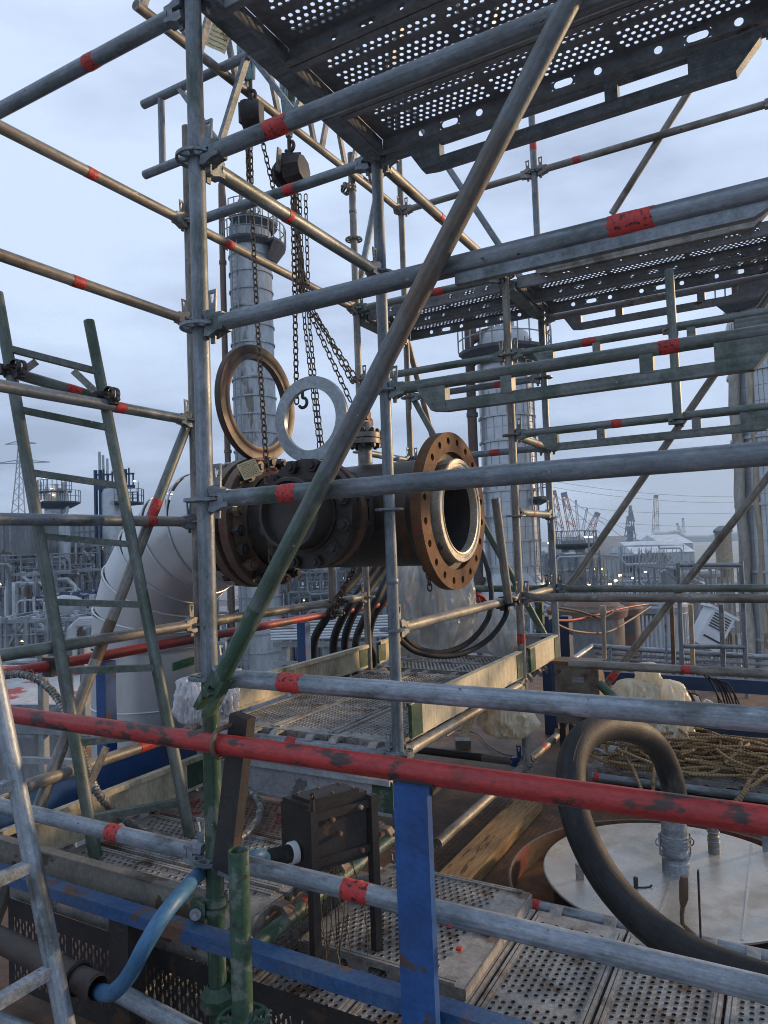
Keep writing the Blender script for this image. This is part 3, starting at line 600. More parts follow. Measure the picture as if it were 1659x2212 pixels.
def stud(c, d, r, L, name, parent, m=BLACK):
    mb = MB(); d = d.normalized(); mb.tube(c-d*(L/2), c+d*(L/2), r, 10)
    for s in (-1, 1):
        q = c+d*(s*(L/2-r*1.6)); mb.tube(q-d*(r*.9), q+d*(r*.9), r*1.85, 6)
    return mb.build(name, m, parent, 30)
sp = thing('pipe_spool', 'dark flanged pipe spool with short branch hanging in the scaffold, its open flange rusty', 'pipe', W(-.36, PB, -.26))
R1 = .254
mb = MB(); mb.lathe([(R1-.02, 0), (R1, 0), (R1, .99), (R1-.02, .99), ], W(-.93, PB, 0), UX, 64, True); mb.build('pipe_shell', PIPE, sp)
# open right flange
XF = .105
fl = MB(); flange_ring(fl, W(XF-.055, PB, 0), UX, .276, .368, .050, 20, .3275, .0168); flo = fl.build('open_flange', RUST, sp, 30)
fl = MB(); fl.lathe([(R1, -.14), (R1+.004, -.13), (R1+.040, -.060), (R1+.045, -.056), (.275, -.056)], W(XF, PB, 0), UX, 64); fl.build('weld_neck', PIPE, flo)
fl = MB(); fl.lathe([(.277, -.03), (.240, -.032)], W(XF, PB, 0), UX, 64); fl.build('shadow_gap_face', BLACK, flo)  # annulus coloured black for the shadow in the gap round the ring
fl = MB(); fl.lathe([(.243, -.033), (.243, .020), (.239, .026), (.222, .026), (.220, .022), (.206, .022), (.204, .026), (.197, .024), (.195, .016), (.195, -.16)], W(XF, PB, 0), UX, 72); fl.build('gasket_face', PALE, flo, 25)
fl = MB(); fl.lathe([(.1948, -.9), (.1948, -.012)], W(XF, PB, 0), UX, 48); fl.lathe([(.195, -.9), (.0, -.9)], W(XF, PB, 0), UX, 48); fl.build('dark_bore', mat('bore_scale', (.045, .046, .05), (.03, .03, .034), (.07, .055, .04), .15, (.04, .036, .03), .3, 9, .55, soft=.1), sp)
# left flange pair and ring between them
for k, (x0, mm, nm) in enumerate(((-1.045, PIPE, 'pair_flange'), (-1.130, PIPE, 'pair_flange'))):
    fl = MB(); flange_ring(fl, W(x0-.0, PB, 0), UX, R1-.015, .352, .052, 20, .3175, .0165)
    fl.lathe([(R1, .10), (R1+.05, .052)] if k == 0 else [(R1+.05, 0), (R1, -.06)], W(x0, PB, 0), UX, 48)
    fo = fl.build(nm, BROWN, sp, 30)
    if k == 0:
        for i in range(20):
            a = 2*math.pi*(i+.5)/20; x, y = perp(UX); q = W(-1.060, PB, 0)+x*(math.cos(a)*.3175)+y*(math.sin(a)*.3175)
            stud(q, UX, .0175, .285, 'stud_bolt', fo, BLACK if i % 3 else BROWN)
MB().lathe([(R1, -.20), (R1, 0)], W(-1.135, PB, 0), UX, 48).build('pipe_stub', PIPE, sp)
# spectacle ring standing above the pair
c = W(-1.060, PB, .655)
rg = MB(); rg.lathe([(.245, -.020), (.318, -.020), (.322, -.014), (.322, .014), (.318, .020), (.283, .020), (.272, .014), (.262, .019), (.245, .019)], c, UX, 72, True); rgo = rg.build('spectacle_ring', RINGB, sp, 30)
MB().box(tuple(W(-1.078, PB-.075, .28)), tuple(W(-1.042, PB+.075, .345))).build('ring_web', RINGB, sp, 30)
# branch nozzle towards the viewer's left
BX = -.385
mb = MB(); mb.lathe([(.165, 0), (.165, .34), (.145, .34), (.145, 0)], W(BX, PB-.54, 0), UY, 48, True); mb.build('branch_neck', PIPE, sp)
mb = MB(); mb.lathe([(.175, -.01), (.2, .02), (.165, .06)], W(BX, PB-.26, 0), UY, 48); mb.build('branch_weld', PIPE, sp)
for k, y0 in enumerate((PB-.44, PB-.525)):
    fl = MB(); flange_ring(fl, W(BX, y0, 0), UY, .15, .2415, .046, 12, .216, .0135); fo = fl.build('branch_flange', BROWN if k == 0 else PIPE, sp, 30)
    if k == 1:
        for i in range(12):
            a = 2*math.pi*(i+.5)/12; x, y = perp(UY); q = W(BX, PB-.46, 0)+x*(math.cos(a)*.216)+y*(math.sin(a)*.216)
            stud(q, UY, .0165, .205, 'stud_bolt', fo, BLACK)
        fl = MB(); fl.lathe([(.140, .10), (.1545, .10), (.1545, -.125), (.150, -.13), (.138, -.13), (.138, .10)], W(BX, y0, 0), UY, 48, True); fl.build('branch_stub', PIPE, fo)
        MB().lathe([(.1377, -.123), (.1377, -.085), (.0, -.075)], W(BX, y0, 0), UY, 40).build('stub_blank', PIPE, fo)
        MB().lathe([(.138, -.1305), (.152, -.1305), (.154, -.126)], W(BX, y0, 0), UY, 48).build('stub_edge', PIPE, fo)
c = W(BX, PB-.459, .425)
rg = MB(); rg.lathe([(.139, -.011), (.193, -.011), (.1945, -.008), (.1945, .008), (.193, .011), (.139, .011)], c, UY, 72, True); rg.build('bare_spectacle_ring', SILV, sp, 30)
MB().box(tuple(W(BX-.05, PB-.470, .20)), tuple(W(BX+.05, PB-.448, .245))).build('ring_web', SILV, sp, 30)
MB().path([c+Vector((-.05, -.014, -.17)), c+Vector((-.07, -.02, -.2)), c+Vector((-.09, -.022, -.245))], .0022, 6).build('tie_wire', SILV, sp)
# small drain nozzle with valve flange on top of the pipe
q = onV(790, 1000, PB); nx = q.x
nz = MB(); nz.lathe([(.048, .245), (.036, .26), (.034, .27), (.034, .36)], W(nx, PB, 0), UZ, 24); nz.lathe([(.0, .36), (.078, .36), (.078, .385), (.0, .385)], W(nx, PB, 0), UZ, 28, True); nz.lathe([(.0, .390), (.078, .390), (.078, .415), (.05, .42), (.035, .47), (.0, .47)], W(nx, PB, 0), UZ, 28, True); no = nz.build('top_nozzle', GALT, sp, 30)
v_ = MB(); v_.tube(W(nx-.01, PB-.04, .475), W(nx-.01, PB+.05, .475), .034, 20); v_.tube(W(nx, PB, .44), W(nx, PB, .52), .024, 14); v_.tube(W(nx, PB-.04, .50), W(nx+.05, PB-.04, .50), .026, 12); v_.build('top_valve', BROWN, no, 30)
for i in range(8):
    a = 2*math.pi*(i+.5)/8; stud(W(nx+math.cos(a)*.064, PB+math.sin(a)*.064, .3875), UZ, .008, .10, 'stud_bolt', no)
# insulated elbow
EX, ER, ED = -1.23, .70, .335
el_ = thing('insulated_elbow', 'large silver insulated pipe elbow turning down behind the ladder', 'pipe', W(EX-ER, PB, -1.9))
def arc(t): return W(EX-ER*math.sin(t), PB, -ER+ER*math.cos(t))
NS = 6
for i in range(NS):
    t0, t1 = (math.pi/2)*i/NS, (math.pi/2)*(i+1)/NS
    MB().path([arc(t0), arc(t1)], ED, 56, False).build('cladding_segment', ELB, el_, 20)
mb = MB(); 
MB().path([W(EX+.06, PB, 0), arc(0)], ED-.002, 56, True).build('cladding_collar', ELB, el_, 30)
leg = [(-.70, -1.03), (-1.03, -1.36), (-1.36, -2.4)]
for h0, h1 in leg: MB().path([W(EX-ER, PB, h0), W(EX-ER, PB, h1)], ED+.003*(h0 < -1), 56, False).build('cladding_segment', ELB, el_, 30)
def bead(c, d, r): return MB().lathe([(r+.004+.006*math.cos(a), .006*math.sin(a)) for a in [2*math.pi*k/8 for k in range(8)]], c, d, 56, True)
for i in range(NS+1):
    t0 = (math.pi/2)*i/NS; dd = (arc(t0+.01)-arc(t0-.01)).normalized(); bead(arc(t0), dd, ED).build('standing_seam', ELB, el_)
for h in (-1.03, -1.36): bead(W(EX-ER, PB, h), UZ, ED+.002).build('standing_seam', ELB, el_)
# crumpled foil end of the insulation by the black flange
random.seed(3); ft = MB(); pts = []
for i in range(7):
    r_ = .315+.045*random.random(); pts.append((r_*(1-.03*i), .02*i+random.uniform(-.006, .006)))
ft.lathe(pts, W(EX+.05, PB, 0), UX, 40)
ft.v = [v+Vector((random.uniform(-.012, .012), random.uniform(-.014, .014), random.uniform(-.014, .014))) for v in ft.v]
ft.build('crumpled_end_foil', ELB, el_, 10)
# green handwritten label on the elbow
cc = onV(405, 1425, PB); 
def on_cyl(x, y):                            # pixel bearing to the elbow's vertical leg surface
    r = ray(x, y); ox, oy = CL.x-(EX-ER), CL.y-PB; R_ = ED+.008; A = r.x**2+r.y**2; B = 2*(ox*r.x+oy*r.y); C_ = ox*ox+oy*oy-R_*R_
    return CL+r*((-B-math.sqrt(B*B-4*A*C_))/(2*A))
lb = MB(); cols = 8
for i in range(cols+1):
    for j in (0, 1): lb.v.append(on_cyl(375+(420-375)*i/cols, (1432+(1418-1432)*i/cols)+(18 if j else 0)))
lb.f = [(2*i, 2*i+1, 2*i+3, 2*i+2) for i in range(cols)]
lo = lb.build('green_label', GTAPE, el_)
ink = MB(); random.seed(5)
for row, (xa, xb, yy) in enumerate(((380, 395, 1436), (380, 412, 1443))):
    pp = []; n_ = int((xb-xa)/1.6)
    for i in range(n_):
        x_ = xa+(xb-xa)*i/n_; y_ = yy-(x_-xa)*.30+random.uniform(-2.0, 2.0); p_ = on_cyl(x_, y_); o_ = Vector((p_.x-(EX-ER), p_.y-PB, 0)).normalized()*.003; pp.append(p_+o_)
    ink.path(pp, .0011, 4)
ink.build('handwriting', INK, lo)
# ---------------------------------------------------------------- chains and hoists
def chain(mb, p, q, pitch=.030, wire=.0042, wid=.0105, sag=0.0, n=4):
    L = (q-p).length; N_ = max(1, round(L/pitch)); d = (q-p).normalized(); x, y = perp(d)
    for i in range(N_):
        c = p+(q-p)*((i+.5)/N_)-UZ*(sag*4*((i+.5)/N_)*(1-(i+.5)/N_))
        a = x if i % 2 else y; hl = L/N_*.5+wire*.7; path = []
        for k in range(12):
            t = 2*math.pi*k/12; path.append(c+a*(wid*math.cos(t))+d*((hl-wid)*(1 if math.sin(t) > 0 else -1)+wid*math.sin(t)))
        s_ = a.cross(d); vs = []; fs = []
        for k in range(12):
            t = 2*math.pi*k/12; o_ = (a*math.cos(t)+d*math.sin(t))
            for j in range(n):
                u_ = 2*math.pi*j/n; vs.append(path[k]+o_*(wire*math.cos(u_))+s_*(wire*math.sin(u_)))
        for k in range(12):
            for j in range(n):
                fs.append((k*n+j, k*n+(j+1) % n, ((k+1) % 12)*n+(j+1) % n, ((k+1) % 12)*n+j))
        mb.add(vs, fs)
def hook(mb, c, r=.035, w_=.009):
    pts = [c+UZ*(.07)]+[c+UZ*.04]+[c+Vector((math.cos(a)*r, 0, math.sin(a)*r-.005)) for a in [math.pi*.5-k*math.pi*.19 for k in range(8)]]
    mb.path(spline(pts, 3), w_, 8, True, None)
# lever hoist in the middle
d2 = 3.95
hc = P(627, 372, d2)
hz = thing('chain_hoist', 'dark round bodied chain hoist hanging above the rings with loose chains below', 'chain hoist', hc)
bx, by = UX*.873+UY*.488, UY*.873-UX*.488
body = MB(); body.lathe([(0, -.075), (.075, -.075), (.088, -.06), (.09, -.02), (.0, -.02)], hc-bx*.0, bx*.55-by*.83, 28)
body.lathe([(0, .10), (.07, .10), (.082, .08), (.082, .0), (0, 0)], hc-bx*.01, bx*.9-by*.4, 8)
body.build('gear_case', BLACK, hz, 30)
pl = MB(); pl.obox(hc+UZ*.075+bx*.005, bx*.06, by*.03, UZ*.02); pl.build('top_yoke', BLACK, hz, 30)
lv = MB(); lv.bar(hc-bx*.045-by*.09+UZ*.085, hc-bx*.055-by*.10-UZ*.045, .03, .010); lv.build('side_plate', GALT, hz, 30)
hk = MB(); hook(hk, hc+UZ*.15, .03, .010); hk.tube(hc+UZ*.09, hc+UZ*.24, .012, 8); hk.build('top_hook', BLACK, hz)
sl = MB(); tp = P(622, 196, d2)
for k in range(5): sl.path(spline([tp+bx*(.018*(k-2))+UZ*.35, tp+bx*(.017*(k-2)), hc+UZ*.20+bx*(.004*(k-2))], 5), .011, 8)
slg = tag(sl.build('round_sling', mat('sling_strands', (.32, .36, .35), (.10, .27, .33), (.06, .10, .07), .4, (.15, .15, .13), .3, 30, .8), None), 'pale and teal lifting sling above the round bodied hoist', 'sling', 'lifting slings')
for x0, x1, ye, wd in ((632, 641, 872, .014), (636, 646, 640, .012), (640, 650, 630, .012), (634, 655, 640, .012), (628, 664, 655, .011)):
    ch = MB(); chain(ch, P(x0, 402, d2), P(x1, ye, d2), .034, .0052, wd); ch.build('load_chain', CHAIN, hz)
for x0, x1, x2 in ((647, 658, 690), (660, 668, 696)):
    ch = MB(); chain(ch, P(x0, 420, d2), P(x1, 700, d2), .036, .0038, .0105); chain(ch, P(x1, 700, d2), P(x2, 968, d2-.25), .036, .0038, .0105); ch.build('hand_chain', CHAIN, hz)
for (xa, ya, xb, yb) in ((668, 655, 762, 828), (672, 668, 774, 826), (662, 660, 758, 868)):
    ch = MB(); chain(ch, P(xa, ya, d2), P(xb, yb, 3.75), .040, .0042, .0125); ch.build('slack_chain', CHAIN, hz)
hk = MB(); hook(hk, P(654, 868, d2), .028, .009); hk.build('load_hook', BLACK, hz)
ch = MB(); chain(ch, P(770, 905, 3.72), P(817, 958, 3.7), .04, .0042, .012); chain(ch, P(817, 930, 3.65), P(822, 965, 3.65), .036, .0042, .012); ch.build('slack_chain', CHAIN, hz)
# second hoist at the upper left
h1 = P(543, 248, 3.95)
hz = thing('chain_hoist', 'dark drum hoist under the strapping by the front pole, long chains hanging past the rings', 'chain hoist', h1)
body = MB(); body.lathe([(0, -.05), (.072, -.05), (.078, -.03), (.078, .03), (.072, .05), (0, .05)], h1, bx, 26); body.box(tuple(h1+Vector((-.05, -.05, -.055))), tuple(h1+Vector((.05, .05, .06)))); body.build('gear_case', BLACK, hz, 30)
hk = MB(); hook(hk, h1+UZ*.11, .032, .010); hk.tube(h1+UZ*.06, h1+UZ*.26, .011, 8); hk.build('top_hook', BLACK, hz)
for x0, x1, y1, dd in ((533, 537, 395, .011), (540, 544, 395, .011), (536, 539, 398, .012)):
    ch = MB(); chain(ch, P(x0, 285, 3.95), P(x1, y1, 3.95), .034, .0052, dd); ch.build('load_chain', CHAIN, hz)
ch = MB(); chain(ch, P(562, 285, 3.95), P(593, 418, 3.95), .034, .0045, .012); ch.build('hand_chain', CHAIN, hz)
ch = MB(); chain(ch, P(541, 398, 3.95), P(557, 720, 3.7), .036, .005, .013); chain(ch, P(557, 720, 3.7), P(578, 1045, 3.3), .036, .005, .013); ch.build('hanging_chain', CHAIN, hz)
ch = MB(); chain(ch, P(583, 1165, 3.15), P(586, 1215, 3.15), .036, .004, .012); ch.build('chain_end', CHAIN, hz)
sl = MB(); tp = P(533, 150, 3.95)
for k in range(6): sl.path(spline([tp+bx*(.016*(k-2.5))+UZ*.30, tp+bx*(.015*(k-2.5)), h1+UZ*.20+bx*(.006*(k-2.5))], 5), .011, 8)
tag(sl.build('round_sling', MATS['sling_strands'], None), 'blue and white lifting sling strands beside the front pole', 'sling', 'lifting slings')
# chains hanging under the pipe
ch = MB(); chain(ch, W(-.62, 1.80, -.26), P(716, 1330, 3.75), .036, .0042, .012); chain(ch, W(-.60, 1.80, -.26), P(722, 1300, 3.75), .036, .0042, .012)
tag(ch.build('hanging_chain', CHAIN, None), 'two strand chain dangling below the pipe towards the far red rail', 'chain')
ch = MB(); chain(ch, W(-.06, PB-.03, -.256), W(-.04, PB-.03, -.30), .03, .004, .011); chain(ch, W(-.04, PB-.03, -.285), W(-.035, PB-.03, -.37), .03, .004, .011)
tag(ch.build('hanging_chain', CHAIN, None), 'few loose chain links under the pipe beside the rusty flange', 'chain')
# lattice girders of the lifting frame
def girder(p, q, h, m, label, n, tapes=()):
    t = thing('lattice_girder', label, 'lattice girder', p.copy(), 'lattice girders'); d = (q-p).normalized(); L = (q-p).length
    MB().tube(p, q, TR, 18).build('chord', m, t); MB().tube(p+UZ*h, q+UZ*h, TR, 18).build('chord', m, t)
    for i in range(n):
        a = p+d*(L*(i+.1)/n); b_ = p+d*(L*(i+.5)/n)+UZ*h; c_ = p+d*(L*(i+.9)/n)
        for u_, v_ in ((a, b_), (b_, c_)):
            mb = MB(); mb.bar(u_, v_, .034, .022); mb.build('lacing_bar', m, t, 30)
    return t
girder(onU(293, 10, -1.04), W(-1.04, 2.95, 2.43), .45, GALT, 'tan lattice girder slanting across the top that carries both hoists', 6)
coupler(W(-1.09, 2.7, 2.37), UZ, UY, 'coupler tying the tan girder to the tan pole', GALT)
gl = onV(313, 378, 1.30); gh = .41
t = thing('lattice_girder', 'grey lattice girder end sticking out left of the front pole', 'lattice girder', gl.copy(), 'lattice girders')
ge = gl+UX*2.2
for z_ in (0, gh): MB().pipe_open(gl+UZ*z_, ge+UZ*z_, TR, .004, 18).build('chord', GALB, t)
MB().tube(gl+UX*.14, gl+UX*.14+UZ*gh, .019, 14).build('end_post', GALB, t)
for i in range(4):
    a = gl+UX*(.28+.5*i)+UZ*gh; b_ = gl+UX*(.56+.5*i); c_ = gl+UX*(.76+.5*i)+UZ*gh
    for u_, v_ in ((a, b_), (b_, c_)): MB().bar(u_, v_, .036, .024).build('lacing_bar', GALB, t, 30)
tubething('scaffold_tube', W(-1.3, 1.55, 2.80), W(.3, 1.55, 2.80), GALT, 'cross tube above the top deck that the hoist slings loop over', 'scaffold tube', heads=(0, 0))
# paper tags
def paper_tag(c, ex, ey, hx, hy, m, label, rows, cat='tag'):
    t = thing('paper_tag', label, cat, c.copy(), 'paper tags'); n = ex.cross(ey).normalized()
    if n.dot(CL-c) < 0: n = -n
    random.seed(len(label)); mb = MB(); NX = 6
    for i in range(NX+1):
        for j in (-1, 1):
            u_ = -1+2*i/NX; mb.v.append(c+ex*(hx*u_)+ey*(hy*j)+n*(.006*math.sin(u_*2.2)))
    mb.f = [(2*i, 2*i+1, 2*i+3, 2*i+2) for i in range(NX)]; mb.build('sheet', m, t)
    tx = MB()
    for r_ in range(rows):
        y_ = .78-1.5*r_/max(1, rows-1); x_ = -.85
        while x_ < .8:
            L_ = random.uniform(.05, .16); u_ = x_+L_/2; tx.obox(c+ex*(hx*u_)+ey*(hy*(y_+random.uniform(-.03, .03)))+n*(.006*math.sin(u_*2.2)+.0012), ex*(hx*L_*.5), ey*(hy*.028), n*.0003); x_ += L_+random.uniform(.03, .09)
    tx.build('print', INK, t, 0); return t
c = P(539, 1014, 3.02); k_ = 3.02/FPX
paper_tag(c, (bx*.95+UZ*.28).normalized(), (UZ*.9-bx*.42).normalized(), 21*k_, 19*k_, PAPER, 'cream handwritten tag wired to the black flange beside the hanging chain', 9)
c = onV(472, 82, .95); k_ = (c-CL).dot(CF)/FPX
paper_tag(c, (bx*.80-UZ*.50).normalized(), (UZ*.95+bx*.30).normalized(), 25*k_, 27*k_, PAPER, 'tan printed card hanging under the top deck by the front pole', 5)
c = onV(1013, 1560, 2.2); k_ = (c-CL).dot(CF)/FPX
paper_tag(c, (UZ*.9+bx*.42).normalized(), (bx*.9-UZ*.35).normalized(), 34*k_, 9*k_, PAPER, 'long cream label strip hanging below the walkway toe board', 3)
# ---------------------------------------------------------------- vessel top: floor, rails, beams
FL = -1.66
fl = MB(); fl.box(tuple(W(-1.62, -.9, FL-.35)), tuple(W(3.2, 6.2, FL))); structure('floor', fl, CHEQ)
tr = MB(); random.seed(11)                    # raised lozenges of the chequer plate near the manway
for i in range(46):
    for j in range(52):
        x, y = -.10+.026*i, 1.16+.026*j
        if (x-.97)**2+(y-1.6)**2 < .70**2: continue
        a = math.pi/4 if (i+j) % 2 else -math.pi/4; d = Vector((math.cos(a), math.sin(a), 0)); s_ = Vector((-d.y, d.x, 0))
        tr.add([W(x, y, FL+.0002)+d*.011, W(x, y, FL+.0002)+s_*.0035, W(x, y, FL+.0002)-d*.011, W(x, y, FL+.0002)-s_*.0035, W(x, y, FL+.0026)], [(0, 1, 4), (1, 2, 4), (2, 3, 4), (3, 0, 4)])
structure('floor_tread', tr, CHEQ)
# near red handrail on blue and black posts
t = thing('guard_rail', 'red handrail with chipped paint crossing the whole foreground on a blue post', 'handrail', W(.7, -.1, FL))
MB().tube(W(-1.9, -.10, -.645), W(2.6, -.10, -.655), .0258, 28).build('rail', RED, t)
po = MB(); px_ = .70; po.box(tuple(W(px_-.041, -.140, -1.66)), tuple(W(px_+.041, -.118, -.672))); po.build('blue_post', BLUE, t, 20)
po = MB(); po.box(tuple(W(px_-.050, -.122, -.690)), tuple(W(px_+.046, -.080, -.664))); po.build('weld_bead', BLACK, t)
t2 = thing('strap_post', 'black flat post bolted to the red handrail beside the green scaffold pole', 'post', W(.11, -.04, -1.0))
po = MB(); po.bar(W(.08, -.045, -1.00), W(.155, -.045, -.585), .062, .034, UY); po.build('flat_bar', BLACK, t2, 20)
ub = MB(); uc = W(.128, -.10, -.646)
ub.path([uc+Vector((0, .055, .036))]+[uc+Vector((0, math.cos(a)*.036, math.sin(a)*.036)) for a in [math.pi*.5+k*math.pi/10 for k in range(11)]]+[uc+Vector((0, .055, -.036))], .0065, 8)
ub.tube(uc+Vector((0, .045, .036)), uc+Vector((0, .062, .036)), .012, 6); ub.build('u_bolt', BROWN, t2)
# far red handrail on the left with its blue posts
t = thing('guard_rail', 'far red handrail running behind the ladder and under the pipe on blue posts', 'handrail', W(-1.57, 0, FL))
MB().tube(W(-1.57, -1.0, -.65), W(-1.57, 2.96, -.65), .0258, 20).build('rail', REDF, t); MB().tube(W(-1.57, 3.02, -.65), W(-1.57, 4.6, -.65), .0258, 20).build('rail', REDF, t)
for b_ in (.93, 2.62): MB().box(tuple(W(-1.605, b_-.032, FL-.3)), tuple(W(-1.535, b_+.032, -.678))).build('blue_post', BLUE, t, 20)
MB().box(tuple(W(-1.60, .60, -.70)), tuple(W(-1.54, .70, -.612))).build('black_clamp', BLACK, t, 20)
coupler(W(-1.57, 2.99, -.65), UY, UZ, 'dark green coupler splitting the far red handrail', GRN)
# blue edge beams
t = thing('edge_beam', 'worn blue steel edge beam in front of the ladder landing', 'steel beam', W(-1.5, -.2, -1.1))
mb = MB(); mb.box(tuple(W(-1.9, -.090, -1.176)), tuple(W(2.2, -.040, -1.164))); mb.box(tuple(W(-1.9, -.090, -1.200)), tuple(W(2.2, -.083, -1.1765))); mb.build('angle', BLUEB, t, 20)
t = thing('edge_beam', 'dark blue edge beam behind the weathered toe board of the landing', 'steel beam', W(-1.35, 0, -1.3))
mb = MB(); mb.box(tuple(W(-1.30, -.6, -1.30)), tuple(W(-1.285, 2.4, -1.10))); mb.box(tuple(W(-1.36, -.6, -1.099)), tuple(W(-1.285, 2.4, -1.085))); mb.build('channel', BLUE, t, 20)
MB().box(tuple(W(-.345, -.078, -1.66)), tuple(W(-.265, -.02, -1.173))).build('post', BLACK, None, 20)
tag(sc.objects['post'], 'black square post under the worn blue edge beam', 'post')
# dark perforated kick plate beneath the blue beam
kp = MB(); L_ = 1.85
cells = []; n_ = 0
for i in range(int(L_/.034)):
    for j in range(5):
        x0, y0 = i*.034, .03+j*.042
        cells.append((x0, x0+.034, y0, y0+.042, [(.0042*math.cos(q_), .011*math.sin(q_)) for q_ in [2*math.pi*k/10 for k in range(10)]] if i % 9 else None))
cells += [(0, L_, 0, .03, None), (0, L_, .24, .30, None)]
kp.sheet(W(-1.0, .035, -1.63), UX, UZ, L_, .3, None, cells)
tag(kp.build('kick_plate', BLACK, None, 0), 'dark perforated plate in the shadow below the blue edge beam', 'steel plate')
# green free standard and neighbours
gp = P(515, 1836, 1.66); gx, gy = gp.x, gp.y; gh_ = gp.z-Z0
t = thing('scaffold_standard', 'green open ended scaffold pole in the foreground with bolt holes near its top', 'scaffold pole', W(gx, gy, gh_-1.0), 'scaffold standards')
MB().pipe_open(W(gx, gy, gh_-.9), W(gx, gy, gh_), TR, .0035, 32).build('tube', GRN, t)
for (hx_, dz) in ((-.55, .055), (.60, .16)):
    dd = (CL-gp); dd.z = 0; dd.normalize(); s_ = Vector((-dd.y, dd.x, 0)); n_ = (dd*math.cos(hx_)+s_*math.sin(hx_)*-1).normalized() if False else (dd*math.cos(hx_)-s_*math.sin(hx_))
    MB().lathe([(0, .0003), (.0062, .0003)], W(gx, gy, gh_-dz)+n_*(TR-.0001), n_, 12).build('bolt_hole', BLACK, t)
r_ = MB(); rosette(r_, W(gx, gy, gh_-.385), .062); r_.build('rosette', GRN, t)
# clamp with bolt on the front pole
t = thing('scaffold_coupler', 'green half coupler with a shiny bolt low on the front pole', 'scaffold coupler', W(0, 0, -1.13), 'scaffold couplers')
mb = MB()
for s_ in (-1, 1): mb.lathe([(TR+.002, s_*.014-.012), (TR+.010, s_*.014-.010), (TR+.010, s_*.014+.010), (TR+.002, s_*.014+.012)], W(0, 0, -1.13), UZ, 24)
mb.obox(W(0, 0, -1.13)+(-bx*.042-by*.02), bx*.02, by*.014, UZ*.024); mb.build('clamp_band', GRN, t, 40)
q = W(0, 0, -1.135)-bx*.046-by*.035; mb = MB(); mb.tube(q+by*.02, q-by*.006, .012, 6); mb.tube(q-by*.006, q-by*.022, .0065, 10); mb.lathe([(.016, 0), (.016, .003), (0, .003)], q-by*.004, -by, 16); mb.build('bolt', GALL, t, 30)
mb = MB(); mb.lathe([(.03, 0), (.05, .02), (.05, .05), (.028, .075)], W(0, 0, -1.42), UZ, 8); mb.tube(W(0, 0, -1.62), W(0, 0, -1.40), .018, 14)
tag(mb.build('base_jack', GRN, None, 30), 'green base jack nut under the blue edge beam at the front pole', 'base jack')
# ---------------------------------------------------------------- ladders
def ladder(b0, b1, pts0, pts1, rungs, m, label, r=.0235, pieces=None, mr=None, cap=True):
    """two rails given as 3D end points, rungs as (t) fractions from the top"""
    t = thing('ladder', label, 'ladder', pts0[1].copy(), 'ladders')
    for p, q in (pts0, pts1):
        if pieces:
            s = 0
            rr = []
            for te, pm in pieces: MB().tube(p+(q-p)*s, p+(q-p)*te, r, 20).build('side_rail', pm, t); s = te
        else: MB().tube(p, q, r, 20).build('side_rail', m, t)
        for f_ in (.055, .09): 
            c = p+(q-p)*f_; n_ = (CL-c).normalized(); MB().lathe([(0, 0), (.006, 0)], c+n_*(r+.0004), n_, 10).build('rail_hole', BLACK, t)
    for f_ in rungs:
        a = pts0[0]+(pts0[1]-pts0[0])*f_; b_ = pts1[0]+(pts1[1]-pts1[0])*f_
        mb = MB(); mb.bar(a, b_, .030, .026); mb.build('rung', mr or m, t, 30)
    return t
lb_, lt_ = W(-.86, .29, -1.27), onV(-2, 632, .29); rb_, rt_ = W(-.67, .58, -1.27), onV(188, 695, .58)
# true rail geometry: both rails share one lean, so average their slopes
s1 = (lt_-lb_)/(lt_.z-lb_.z); s2 = (rt_-rb_)/(rt_.z-rb_.z); sm = (s1+s2)/2
lt_ = lb_+sm*(lt_.z-lb_.z); rb_ = Vector((rb_.x*.3+(lb_.x+.02)*.7+.0, rb_.y, rb_.z)) if False else rb_
rt_ = rb_+sm*(rt_.z-rb_.z)
H_ = lt_.z-lb_.z
rg_ = []
for (y,) in ((752,), (884,), (1020,), (1158,), (1300,), (1449,), (1604,), (1768,)):
    lo_, hi_ = 0.0, 1.0
    for _ in range(40):
        mid = (lo_+hi_)/2; p_ = lt_+(lb_-lt_)*mid; v_ = p_-CL; yy = 1106-FPX*v_.dot(CU)/v_.dot(CF)
        if yy < y: lo_ = mid
        else: hi_ = mid
    rg_.append(lo_)
lad = ladder(0, 0, (lt_, lb_), (rt_, rb_), rg_, GLAD, 'worn green and grey ladder leaning on the handrail at the left', .0235, None, GLAD)
for (f0, f1, e_, oth) in ((rg_[0]+.012, rg_[0]+.06, 0, 1), (rg_[0]+.012, rg_[0]+.06, 1, 0), (rg_[6]+.012, rg_[6]+.085, 0, 1)):
    A_ = ((lt_, lb_), (rt_, rb_)); p_ = A_[e_][0]+(A_[e_][1]-A_[e_][0])*f1; q0 = A_[e_][0]+(A_[e_][1]-A_[e_][0])*f0; q1 = A_[oth][0]+(A_[oth][1]-A_[oth][0])*f0
    MB().bar(p_, q0+(q1-q0)*.30, .006, .03).build('gusset', GALT, lad, 30)
for e_, nm in ((lt_+(lb_-lt_)*.155, 'coupler tying the left ladder rail to the tube'), (rt_+(rb_-rt_)*.165, 'dark coupler tying the right ladder rail to the tube')):
    coupler(e_, (lb_-lt_).normalized(), UY, nm, BLACK, off=.05)
a0, a1 = onV(-12, 1455, -.35), onV(142, 2215, -.35)
dl = (a1-a0); a1 = a0+dl*1.25
s_ = Vector((0, -.36, 0))
ladder(0, 0, (a0-dl*.35, a1), (a0-dl*.35+s_, a1+s_), [(i+.35)/(1.6)*1.0 for i in (-.1, .085, .33, .565, .85, 1.1)], GALL, 'grey ladder rail cut off by the lower left corner, in front of the red handrail', .0225, None, GALL)
